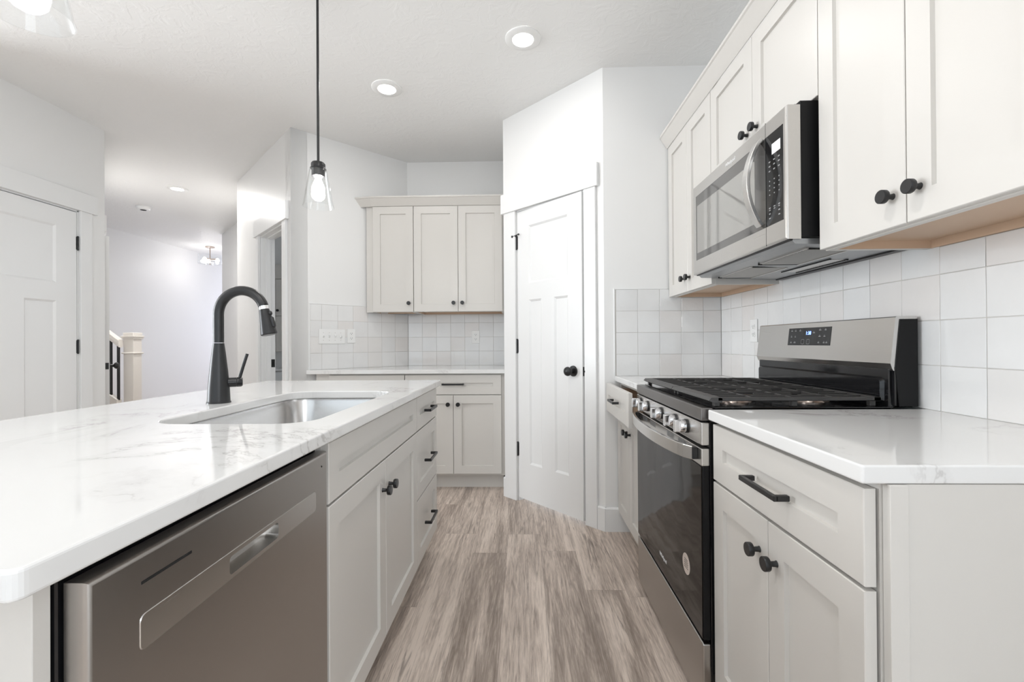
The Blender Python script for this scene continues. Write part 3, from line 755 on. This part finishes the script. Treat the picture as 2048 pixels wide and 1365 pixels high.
backsplash('white square handmade-look tiles on the right wall behind the range', (XR_ - .0006, Y0, 0), R(-90), 0, Y0 - .738, (Y0 - (1.1675 + .1272 * 12)),
           [(0, .5064, 1.372), (.5064, 1.3968, 1.4228), (1.3968, Y0 - .738, 1.372)], seed=3)
backsplash('small patch of white square tiles on the wall facing camera beside the pantry', (0, YW, 0), 0, .540, XR_ - .0085, 1.0545,
           [(.540, .9273, 1.4228), (.9273, XR_ - .0085, 1.372)], seed=5, trim_edges=[(.533, .5398, -.009, -.0002, .9142, 1.4295), (.5398, .848, -.009, -.0002, 1.4228, 1.4295)])
backsplash('glossy white square tiles on the back wall under the cabinets', (0, YB, 0), 0, E2[0] + .004, P2[0], -1.031,
           [(E2[0] + .004, P2[0] - .0005, 1.372)], seed=7)
LN = math.hypot(E2[0] - E1[0], E2[1] - E1[1])
backsplash('cream square tiles with switches on the angled wall left of the cabinets', (E1[0], E1[1], 0), AN, .134, LN - .004, LN - .004 - .1272 * 7,
           [(.134, LN - .004 - .1272 * 3, 1.4228), (LN - .004 - .1272 * 3, LN - .004, 1.372)], seed=9, trim_edges=[(.1275, .1338, -.009, -.0002, .9142, 1.4295), (.1338, .56, -.009, -.0002, 1.4228, 1.4295)])

# outlets and switches
def outlet(label, loc, rot, gr=None):
    t = thing('outlet', label, 'outlet', loc, rot, 'white duplex outlets')
    m = MB(); m.box(-.035, .035, -.0045, 0, -.0573, .0573, .002, 2); m.build('cover_plate', 'plastic', t)
    for s_ in (-1, 1):
        m = MB().slot('plastic'); z = s_ * .0195; pts = rrect(-.0165, .0165, z - .0135, z + .0135, .009, 5)
        m.loft([[(x, -.0046, q) for x, q in pts], [(x, -.0062, q) for x, q in pts]], True, True, True, False)
        m.slot('dark'); m.box(-.0075, -.0055, -.0066, -.006, z - .001, z + .007); m.box(.0055, .0075, -.0066, -.006, z - .001, z + .007); m.lathe((0, -.006, z - .0065), [(.0024, 0), (.0024, .0006)], '-y', 12)
        m.build('receptacle', None, t)
def at(p, a, s): return (p[0] + math.cos(a) * s, p[1] + math.sin(a) * s)
def off(p, a, s, d): x, y = at(p, a, s); return (x + math.sin(a) * d, y - math.cos(a) * d)
def switches():
    x, y = off(E1, AN, .302, .0092)
    t = thing('switch_plate', 'white four-gang toggle switch plate on the cream tiles', 'light switch', (x, y, 1.172), AN)
    m = MB(); m.box(-.104, .104, -.0045, 0, -.0573, .0573, .002, 2); m.build('cover_plate', 'plastic', t)
    for i in range(4):
        u = -.069 + i * .046; up = 1 if i < 3 else -1
        m = MB().slot('plastic'); m.add([(u - .005, -.0046, -.012), (u + .005, -.0046, -.012), (u + .005, -.0046, .012), (u - .005, -.0046, .012), (u - .004, -.016, up * .006), (u + .004, -.016, up * .006), (u + .004, -.013, up * .012), (u - .004, -.013, up * .012)],
                                        [(0, 1, 5, 4), (2, 3, 7, 6), (1, 2, 6, 5), (3, 0, 4, 7), (4, 5, 6, 7)], False)
        m.slot('grout'); 
        for z in (-.030, .030): m.lathe((u, -.0045, z), [(.0026, 0), (.002, .0008)], '-y', 10)
        m.build('toggle', None, t)
switches()
x, y = off(E1, AN, .459, .0092); outlet('white duplex outlet on the cream tiles right beside the switches', (x, y, 1.177), AN)
outlet('white duplex outlet on the glossy back wall tiles under the cabinets', (-.425, YB - .0092, 1.167), 0)
outlet('white outlet on the right wall tiles, half hidden behind the range backguard', (XR_ - .0092, 2.310, 1.166), R(-90))

# ------------------------------------------------------------------ gas range (front faces -X)
def gas_range():
    XG = .545; YS = 2.115; t = thing('gas_range', 'stainless and black gas range between the two right-hand counters', 'range', (XG, YS, 0), R(-90))
    W = .760; D = XR_ - XG - .02             # local y: 0 = body front, +D = wall; local x = YS - Y
    m = MB(); m.box(0, W, .002, D, .02, .878, .002); m.box(.03, W - .03, .03, D - .03, 0, .02); m.build('body', 'blackg', t)
    # storage drawer
    y = -.023
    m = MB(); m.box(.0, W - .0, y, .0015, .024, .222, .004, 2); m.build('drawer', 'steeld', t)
    # oven door: black frame, glass, steel top rail
    m = MB().slot('blackm'); m.box(.0, W, y + .003, .0015, .232, .745, .003); dr = m.build('oven_door', None, t)
    m = MB(); m.box(.004, W - .004, y, y + .0028, .236, .742, .001); g = m.build('door_glass', 'oven', dr)
    m = MB(); m.box(.0, W, y, .0015, .745, .797, .003, 2); rl = m.build('door_rail', 'steel', dr)
    for c0 in (.10, .22, .44, .56):
        m = MB()
        for k in range(9): a = c0 + k * .0085; m.box(a, a + .0045, y - .0006, y + .001, .772, .790)
        m.build('vent_slots', 'under', rl)
    n = 24; pts = []
    for i in range(n + 1):
        q = i / n; pts.append((.022 + (W - .060) * q, y - .010 - .048 * math.sin(math.pi * q) ** .55, .776))
    m = MB(); m.tube(pts, 0, rect=(.012, .040)); hd = m.build('handle', 'steelh', dr)
    for a in (.014, W - .060): MB().box(a, a + .030, y - .014, y + .001, .758, .794, .002).build('handle_bracket', 'black', rl)
    text('logo', 'Whirlpool', .020, 'print', dr, frontm(W / 2, y - .0004, .298))
    m = MB().slot('stick'); m.lathe((YS - 1.489, y, .394), [(.033, 0), (.033, .0006)], '-y', 32)
    m.slot('dark')
    for k in range(5):
        z = .394 + .014 - k * .0065; h = .018 - abs(k - 2) * .002 + (.004 if k == 4 else 0); m.box(YS - 1.489 - h, YS - 1.489 + h, y - .0009, y - .0005, z - .001, z + .001)
    m.build('sticker', None, dr)
    # control panel
    m = MB(); m.box(.0, W, y, .0015, .806, .874, .003, 2); cp = m.build('control_panel', 'steel', t)
    for i, Yk in enumerate((2.045, 1.935, 1.745, 1.585, 1.478)):
        x = YS - Yk; z = .842
        m = MB().slot('black'); m.lathe((x, y, z), [(.0225, 0), (.0225, .005), (.0215, .006)], '-y', 28)
        m.slot('chrome'); m.lathe((x, y - .006, z), [(.0205, 0), (.0200, .012), (.0185, .017)], '-y', 28)
        m.box(x - .0085, x + .0085, y - .040, y - .018, z - .0200, z + .0200, .003, 2)
        m.build('burner_knob', None, cp)
    # cooktop
    m = MB().slot('steelk'); m.box(0, W, -.024, .012, .8785, .917, .003, 2)
    m.slot('blackg'); m.box(0, W, .012, D - .075, .8785, .915, .002); m.box(-.004, W + .004, .014, D - .07, .9145, .9185, .002)
    ck = m.build('cooktop', None, t)
    # burners
    for bx, by, r in ((.17, .15, .048), (.17, .40, .036), (.38, .28, .05), (.59, .15, .042), (.59, .40, .040)):
        m = MB().slot('nickel'); m.lathe((bx, by, .918), [(r + .012, 0), (r + .010, .004), (r, .006), (r, .012)], 'z', 32)
        m.slot('iron'); m.lathe((bx, by, .930), [(r * .92, 0), (r * .92, .004), (r * .8, .007), (.004, .008)], 'z', 32)
        m.build('burner', None, ck)
    # two cast-iron grates
    for gx0, gx1 in ((.012, .401), (.405, W - .010)):
        m = MB(); zt, zb_ = .947, .935; y0, y1 = .010, D - .095; bw = .010
        # broad chamfered front bar and the frame
        pr = [(y0 - .006, .937), (y0 + .002, zt - .001), (y0 + .030, zt), (y0 + .034, zt - .002), (y0 + .034, zb_ - .004), (y0 + .006, zb_ - .004)]
        m.loft([[(x, yy, z) for yy, z in pr] for x in (gx0, gx1)], True, True, True, False)
        m.box(gx0, gx1, y1 - .022, y1, zb_, zt, .002)
        for x in (gx0, gx1 - bw): m.box(x, x + bw, y0 + .02, y1, zb_, zt, .002)
        n = 6
        for i in range(1, n):
            x = gx0 + (gx1 - gx0) * i / n - .004
            if i % 2:   # long bars
                m.box(x, x + .008, y0 + .03, y1 - .01, zb_ + .001, zt, .0015)
            else:
                m.box(x, x + .008, y0 + .03, y0 + .13, zb_ + .001, zt, .0015); m.box(x, x + .008, y0 + .18, y0 + .30, zb_ + .001, zt, .0015); m.box(x, x + .008, y1 - .11, y1 - .01, zb_ + .001, zt, .0015)
        ym = (y0 + y1) / 2
        for yy in (ym - .12, ym, ym + .12): m.box(gx0 + .004, gx1 - .004, yy - .004, yy + .004, zb_ - .001, zt - .002, .001)
        for x in (gx0 + .006, gx1 - .022):
            for yy in (y0 + .02, ym, y1 - .02): m.box(x, x + .016, yy - .008, yy + .008, .919, zb_ + .002, .001)
        m.build('grate', 'iron', ck)
    # backguard
    yb = D - .072
    m = MB().slot('blackg')
    m.box(.012, W - .012, yb, D, .915, 1.030, .003); m.box(.004, W - .004, yb + .012, D, .9185, 1.175, .003)
    # raised splash panel
    pr = rrect(.02, W - .028, .922, 1.004, .014, 5); q = rrect(.026, W - .034, .928, .998, .012, 5)
    m.loft([[(x, yb + .001, z) for x, z in pr], [(x, yb - .010, z) for x, z in q]], True, False, True, False)
    bg = m.build('backguard', None, t)
    # steel console: tilted face, curled lower edge, cap
    yt = 1.0855 - XG; ylo = 1.0705 - XG
    pr = [(D, 1.183), (yt + .004, 1.183), (yt, 1.180), (ylo, 1.052), (ylo - .001, 1.045), (ylo + .004, 1.030), (ylo + .008, 1.024), (ylo + .016, 1.024), (ylo + .024, 1.04), (yt + .03, 1.172), (D, 1.176)]
    m = MB(); m.loft([[(x, yy, z) for yy, z in pr] for x in (.0, W + .0)], True, True, True, False)
    cs = m.build('console', 'steel', bg)
    # side cheeks black
    pc = [(D, 1.175), (yt + .012, 1.175), (ylo + .012, 1.03), (ylo + .022, .92), (D, .92)]
    for x0, x1 in ((.001, .004), (W + .0002, W + .003)): MB().loft([[(x, yy, z) for yy, z in pc] for x in (x0, x1)], True, True, True, False).build('side_cheek', 'blackm', bg)
    # display
    th = math.atan2(yt - ylo, 1.180 - 1.052)
    def onface(x, z, d=0.0):
        yy = ylo + (yt - ylo) * (z - 1.052) / (1.180 - 1.052) - d; return yy
    xa, xb = YS - 1.880, YS - 1.626; za, zb2 = 1.096, 1.163
    m = MB(); m.loft([[(xa, onface(0, za, .0), za), (xb, onface(0, za, .0), za), (xb, onface(0, zb2), zb2), (xa, onface(0, zb2), zb2)],
                      [(xa, onface(0, za, .0012), za), (xb, onface(0, za, .0012), za), (xb, onface(0, zb2, .0012), zb2), (xa, onface(0, zb2, .0012), zb2)]], True, False, True, False)
    def tf(x, z, d=.0016): return Matrix.Translation((x, onface(0, z, d), z)) @ Matrix.Rotation(R(90) - th, 4, 'X')
    xm = xa + .128
    m2 = m; m2.mats = []; rd = random.Random(4)
    m = MB().slot('blackg'); m.add(m2.v, m2.f, False); m.slot('mark')
    for cx, cz in ((.022, 1.152), (.047, 1.152), (.076, 1.152), (.022, 1.129), (.047, 1.129), (.022, 1.106), (.047, 1.106), (.160, 1.143), (.195, 1.152), (.225, 1.152), (.195, 1.129), (.222, 1.129), (.192, 1.106), (.222, 1.106), (.236, 1.106)):
        w_ = rd.uniform(.004, .007); m.box(xa + cx - w_, xa + cx + w_, onface(0, cz, .0016), onface(0, cz, .0013), cz - .0012, cz + .0012)
        m.box(xa + cx - w_ * .6, xa + cx + w_ * .5, onface(0, cz + .004, .0016), onface(0, cz + .004, .0013), cz + .0035, cz + .0048)
    for cx in (.097, .130):
        c0 = rrect(xa + cx - .010, xa + cx + .010, 1.101, 1.119, .005, 4); c1 = rrect(xa + cx - .009, xa + cx + .009, 1.102, 1.118, .0045, 4)
        n_ = len(c0); m.add([(x, onface(0, z, .0015), z) for x, z in c0] + [(x, onface(0, z, .0015), z) for x, z in c1], [(i, (i + 1) % n_, n_ + (i + 1) % n_, n_ + i) for i in range(n_)], False)
    dp = m.build('display', None, cs); text('clock', '1:38', .019, 'clock', dp, tf(xm, 1.142), .0002)
gas_range()

# ------------------------------------------------------------------ microwave
def microwave():
    YS = 2.080; XM = .772; t = thing('microwave', 'stainless over-the-range microwave mounted under the short cabinet', 'microwave', (XM, YS, 1.372), R(-90))
    W = .730; D = XR_ - .0095 - XM; z0, z1 = 1.412 - 1.372, 1.806 - 1.372; dth = .042
    m = MB().slot('blackm'); m.box(.004, W - .004, dth + .001, D, z0 + .004, 1.8205 - 1.372, .003)
    m.box(.02, W - .02, dth - .006, dth + .02, z1, z1 + .012, .002)
    m.build('body', None, t)
    # underside tray, slopes down to the back
    m = MB().slot('under'); m.loft([[(x, .020, z0 - .001), (x, .030, z0 - .012), (x, D - .02, z0 - .024), (x, D, z0 - .020), (x, D, z0 + .003), (x, .020, z0 + .003)] for x in (.010, W - .010)], True, True, True, False)
    m.slot('black'); m.box(.006, W - .006, .012, .022, z0 - .003, z0 + .003, .001); m.box(.02, W - .02, D - .03, D - .001, z0 - .0285, z0 - .021, .002)
    ub = m.build('vent_tray', None, t)
    def zu(y): return z0 - .012 - .012 * (y - .030) / (D - .05)
    for a in (.06, .40):
        m = MB().slot('grille'); 
        for k in range(34):
            x = a + k * .0078; m.box(x, x + .0042, .10, .225, zu(.16) - .0035, zu(.16) - .0015)
        m.slot('steel'); m.box(a - .006, a + .270, .092, .100, zu(.1) - .004, zu(.1) + .001); m.box(a - .006, a + .270, .225, .232, zu(.22) - .004, zu(.22) + .001)
        m.slot('dark'); m.box(a - .012, a - .006, .09, .235, zu(.16) - .004, zu(.16) + .002); m.box(a, a + .265, .10, .225, zu(.16) - .0012, zu(.16) + .001)
        m.build('grease_filter', None, ub)
    m = MB().slot('steel'); m.box(.23, .50, .275, .325, zu(.3) - .002, zu(.3) + .001, .0008); m.slot('blackg'); m.box(.22, .51, .268, .274, zu(.27) - .004, zu(.27)); m.box(.22, .51, .326, .332, zu(.33) - .004, zu(.33)); m.build('task_light_lens', None, ub)
    # door
    zs0, zs1 = 1.473 - 1.372, 1.757 - 1.372; gx0, gx1 = YS - 2.045, YS - 1.364
    m = MB(); seam = YS - 1.462
    def plate(xa, xb, rings): m.rrings(xa, xb, z0, z1, rings, False)
    b = .006
    rr = [(0, dth), (0, b)] + [(b - b * math.cos(R(90 * k / 3)), b - b * math.sin(R(90 * k / 3))) for k in range(1, 4)]
    m.loft([[(0 + i, yy, z0 + i), (W - i, yy, z0 + i), (W - i, yy, z1 - i), (0 + i, yy, z1 - i)] for i, yy in rr], True, True, False, False)
    xs = [b, gx0, gx1, W - b]; zs = [z0 + b, zs0, zs1, z1 - b]
    for i in range(3):
        for j in range(3):
            if i == 1 and j == 1: continue
            m.add([(xs[i], 0, zs[j]), (xs[i + 1], 0, zs[j]), (xs[i + 1], 0, zs[j + 1]), (xs[i], 0, zs[j + 1])], [(0, 1, 2, 3)], False)
    m.add([(gx0, 0, zs0), (gx1, 0, zs0), (gx1, 0, zs1), (gx0, 0, zs1), (gx0, .002, zs0), (gx1, .002, zs0), (gx1, .002, zs1), (gx0, .002, zs1)], [(0, 1, 5, 4), (1, 2, 6, 5), (2, 3, 7, 6), (3, 0, 4, 7)], False)
    m.slot('steel') if False else None
    dr = m.build('door', 'steel', t)
    m = MB().slot('dark'); m.box(seam - .0006, seam + .0006, -.0003, .001, z0 + .002, z1 - .002); m.build('door_seam', None, dr)
    m = MB().slot('mwband'); pts = rrect(gx0, seam - .002, zs0, zs1, .004, 3); m.loft([[(x, .002, z) for x, z in pts], [(x, .0008, z) for x, z in pts]], True, False, True, False)
    m.slot('mwglass'); pts = rrect(gx0 + .012, seam - .07, zs0 + .030, zs1 - .045, .004, 3); m.loft([[(x, .0008, z) for x, z in pts], [(x, .0005, z) for x, z in pts]], True, False, True, False)
    m.slot('blackg'); pts = rrect(gx0 - .001, gx1 + .001, zs0 - .001, zs1 + .001, .004, 3); m.loft([[(x, .0035, z) for x, z in pts], [(x, .0022, z) for x, z in pts]], True, False, True, False)
    m.build('window', None, dr)
    m = MB().slot('blackg'); pts = rrect(seam + .001, gx1, zs0, zs1, .010, 5); m.loft([[(x, .002, z) for x, z in pts], [(x, .0006, z) for x, z in pts]], True, False, True, False)
    m.slot('mark'); rd = random.Random(8); cx = (YS - 1.440, YS - 1.414, YS - 1.388)
    for j, z in enumerate((1.672, 1.658, 1.643, 1.612, 1.598, 1.584, 1.569, 1.528, 1.510, 1.496)):
        for i, x in enumerate(cx):
            if j in (8, 9) and i == 1: continue
            w_ = .0045 if j < 3 or j > 6 else .0022
            m.box(x - w_, x + w_, .0001, .0008, z - .0017 - 1.372, z + .0017 - 1.372)
            if j in (7,): m.box(x - .004, x + .004, .0001, .0008, z - .008 - 1.372, z - .005 - 1.372)
    cp = m.build('control_panel', None, t)
    m = MB(); m.box(YS - 1.426, YS - 1.380, .0000, .0008, 1.690 - 1.372, 1.722 - 1.372); m.build('screen', 'lcd', cp)
    # bowed handle
    pts = []; n = 26; xh = seam - .024
    for i in range(n + 1):
        q = i / n; pts.append((xh, -.006 - .044 * math.sin(math.pi * q) ** .8, 1.484 - 1.372 + (1.760 - 1.484) * q))
    m = MB(); m.tube(pts, 0, rect=(.030, .012), up=(0, 1, 0)); m.build('handle', 'steelh', dr)
    text('logo', 'Whirlpool', .019, 'print', dr, frontm(YS - 1.707, -.0004, 1.779 - 1.372))
microwave()

# ------------------------------------------------------------------ lights
def pendant(label, x, y):
    t = thing('pendant_light', label, 'pendant light', (x, y, 0), 0, 'glass pendants over the island'); z = 1.724
    m = MB(); m.lathe((0, 0, 2.712), [(.058, 0), (.062, .004), (.062, .0275)], 'z', 32); m.build('canopy', 'black', t)
    m = MB(); m.tube([(0, 0, z + .196), (0, 0, 2.713)], .0055, 12); m.build('rod', 'black', t)
    m = MB(); m.lathe((0, 0, z), [(.034, .168), (.034, .170), (.030, .174), (.030, .190), (.026, .196), (.007, .198)], 'z', 32); m.lathe((0, 0, z), [(.0275, .134), (.0275, .168)], 'z', 32); m.build('socket_cap', 'black', t)
    pr = [(.030, .167), (.036, .165), (.038, .158), (.044, .120), (.051, .080), (.0575, .040), (.063, .010), (.066, .000)]
    inn = [(r - .0022, h) for r, h in pr[::-1]]
    m = MB(); m.lathe((0, 0, z), pr + inn + [pr[0]], 'z', 48, False, False); m.build('glass_shade', 'glass', t)
    m = MB(); m.lathe((0, 0, z), [(.012, .134), (.013, .120), (.020, .105), (.027, .085), (.0285, .070), (.025, .052), (.014, .040), (.003, .036)], 'z', 28); m.build('bulb', 'bulb', t)
pendant('black rod pendant with clear glass shade hanging over the island, the far one', -.908, 2.0)
pendant('clear glass pendant shade cut off at the top left, nearest the camera', -.908, .812)
def can(label, x, y, power, r=.095):
    t = thing('ceiling_light', label, 'ceiling light', (x, y, H), 0, 'recessed ceiling lights')
    m = MB(); m.lathe((0, 0, -.012), [(r * .57, .006), (r * .60, .001), (r * .92, .001), (r, .006), (r, .0115)], 'z', 48, False, False); m.build('trim_ring', 'plastic', t)
    m = MB(); m.lathe((0, 0, -.008), [(r * .575, 0), (r * .575, .004)], 'z', 40); m.build('diffuser', 'lamp', t)
    l = bpy.data.lights.new('downlight', 'AREA'); l.shape = 'DISK'; l.size = r * 1.1; l.energy = power; l.color = (1, .98, .955)
    o = bpy.data.objects.new('downlight', l); o.location = (0, 0, -.0145); o.parent = t; COL.objects.link(o)
can('round recessed ceiling light nearest the right-hand cabinets', .008, 2.424, 1.3)
can('round recessed ceiling light in the middle, right of the pendant rod', -.858, 2.867, 2.5)
can('added fill light above the aisle, modelled as a recessed ceiling light, unseen overhead', -.15, .72, 5.2)  # unseen fixture added to brighten floor, counter and cabinet fronts
can('added fill light behind the camera, modelled as a recessed ceiling light, unseen', -1.8, -1.2, 1)  # unseen fixture added as fill from behind the view
can('round recessed ceiling light in the hallway on the left', -3.58, 4.63, 14)
def smoke():
    t = thing('smoke_detector', 'small white round smoke detector on the hallway ceiling', 'smoke detector', (-4.456, 5.232, H))
    MB().lathe((0, 0, -.038), [(.045, 0), (.060, .004), (.068, .016), (.068, .030), (.072, .031), (.072, .0375)], 'z', 32).build('housing', 'plastic', t)
    MB().lathe((0, 0, -.0395), [(.030, 0), (.032, .002)], 'z', 24).build('vent', 'dark', t)
smoke()
def semiflush():
    t = thing('ceiling_lamp', 'semi-flush ceiling lamp with round glass drum at the end of the hallway', 'ceiling light', (-5.19, 7.42, H))
    MB().lathe((0, 0, -.02), [(.05, 0), (.068, .006), (.068, .0195)], 'z', 28).build('canopy', 'nickel', t)
    MB().tube([(0, 0, -.30), (0, 0, -.02)], .008, 12).build('stem', 'nickel', t)
    m = MB(); m.lathe((0, 0, -.285), [(.168, .150), (.170, .0), (.03, -.003), (.03, .0), (.167, .003), (.165, .150), (.168, .150)], 'z', 40, False, False); m.build('glass_shade', 'glass', t)
    for k in range(3):
        a = R(20 + 120 * k); c = (.085 * math.cos(a), .085 * math.sin(a))
        MB().tube([(0, 0, -.21), (c[0], c[1], -.21)], .016, 12).build('socket', 'nickel', t)
        MB().lathe((c[0] * 1.25, c[1] * 1.25, -.225), [(.01, -.03), (.026, -.012), (.028, .01), (.012, .035)], 'z', 16).build('bulb', 'bulb2', t)
    l = bpy.data.lights.new('lamp_glow', 'POINT'); l.energy = 2.2; l.color = (1, .97, .94); l.shadow_soft_size = .12
    o = bpy.data.objects.new('lamp_glow', l); o.location = (0, 0, -.40); o.parent = t; COL.objects.link(o)
semiflush()

# ------------------------------------------------------------------ stair railing
def stairs():
    t = thing('stair_railing', 'cream newel post and sloping handrail with thin black balusters in the hallway', 'railing', (-4.262, 4.86, 0))
    m = MB(); s_ = .055
    m.box(-s_, s_, -s_, s_, 0, 1.20, .003); m.box(-s_ - .012, s_ + .012, -s_ - .012, s_ + .012, 1.182, 1.200, .004); m.box(-s_ - .018, s_ + .018, -s_ - .018, s_ + .018, 1.200, 1.216, .004)
    m.box(-s_ - .004, s_ + .004, -s_ - .004, s_ + .004, 1.216, 1.250, .004); m.box(-s_ - .014, s_ + .014, -s_ - .014, s_ + .014, 1.020, 1.036, .005)
    m.build('newel_post', 'stairp', t)
    k = .74; m = MB(); y0 = -s_ - .035
    def rail(xa, xb, zt, h, w_): m.loft([[(x, y0 + yy * w_, zt + (-.185 - x) * k - dz * h) for yy, dz in ((-.5, .15), (-.3, 0), (.3, 0), (.5, .15), (.5, .6), (.38, 1), (-.38, 1), (-.5, .6))] for x in (xa, xb)], True, True, True, False)
    rail(-.05, -1.6, 1.276, .085, .062); m.build('handrail', 'stairp', t)
    m = MB(); zt = .604
    m.loft([[(x, y0 + yy, zt + (-.185 - x) * .62 - dz) for yy, dz in ((-.03, 0), (.03, 0), (.03, .35), (-.03, .35))] for x in (-.07, -1.6)], True, True, True, False); m.build('stringer', 'stairp', t)
    for i in range(14):
        x = -.077 - i * .082; MB().box(x - .0095, x + .0095, y0 - .0095, y0 + .0095, zt + (-.185 - x) * .62 - .01, 1.276 + (-.185 - x) * k - .07).build('baluster', 'black', t)
stairs()

# ------------------------------------------------------------------ bathroom glimpse through the doorway
def bath():
    t = thing('storage_cabinet', 'dim wall cabinet with panelled doors seen through the open doorway', 'cabinet', (-3.10, 5.749, 0))
    m = MB(); m.box(-.20, .30, -.20, -.0005, 1.02, 1.92, .002); m.box(-.22, .32, -.22, -.0005, 1.92, 2.10, .003); m.build('carcass', 'cab', t)
    for a, b in ((-.198, .048), (.051, .298)):
        shaker('door', a, b, 1.025, 1.46, t, y=-.2195); f = shaker('door', a, b, 1.465, 1.915, t, y=-.2195); knob(a + .035 if a > 0 else b - .035, 1.53, f, y=-.2195)
    t = thing('toilet', 'dim porcelain toilet tank glimpsed low through the open doorway', 'toilet', (-2.90, 5.749, 0))
    m = MB(); m.box(-.22, .22, -.20, -.004, .42, .78, .03, 3); m.build('tank', 'tank', t); m = MB(); m.box(-.23, .23, -.21, -.002, .781, .81, .01, 2); m.build('tank_lid', 'tank', t)
    m = MB(); m.lathe((0, -.45, 0), [(.11, 0), (.12, .05), (.12, .2), (.19, .36), (.21, .40)], 'z', 28); m.box(-.11, .11, -.42, -.02, 0, .415, .02); m.build('bowl', 'tank', t)
    MB().lathe((0, -.45, .401), [(.215, 0), (.218, .012), (.20, .022)], 'z', 28).build('seat', 'plastic', t)
bath()
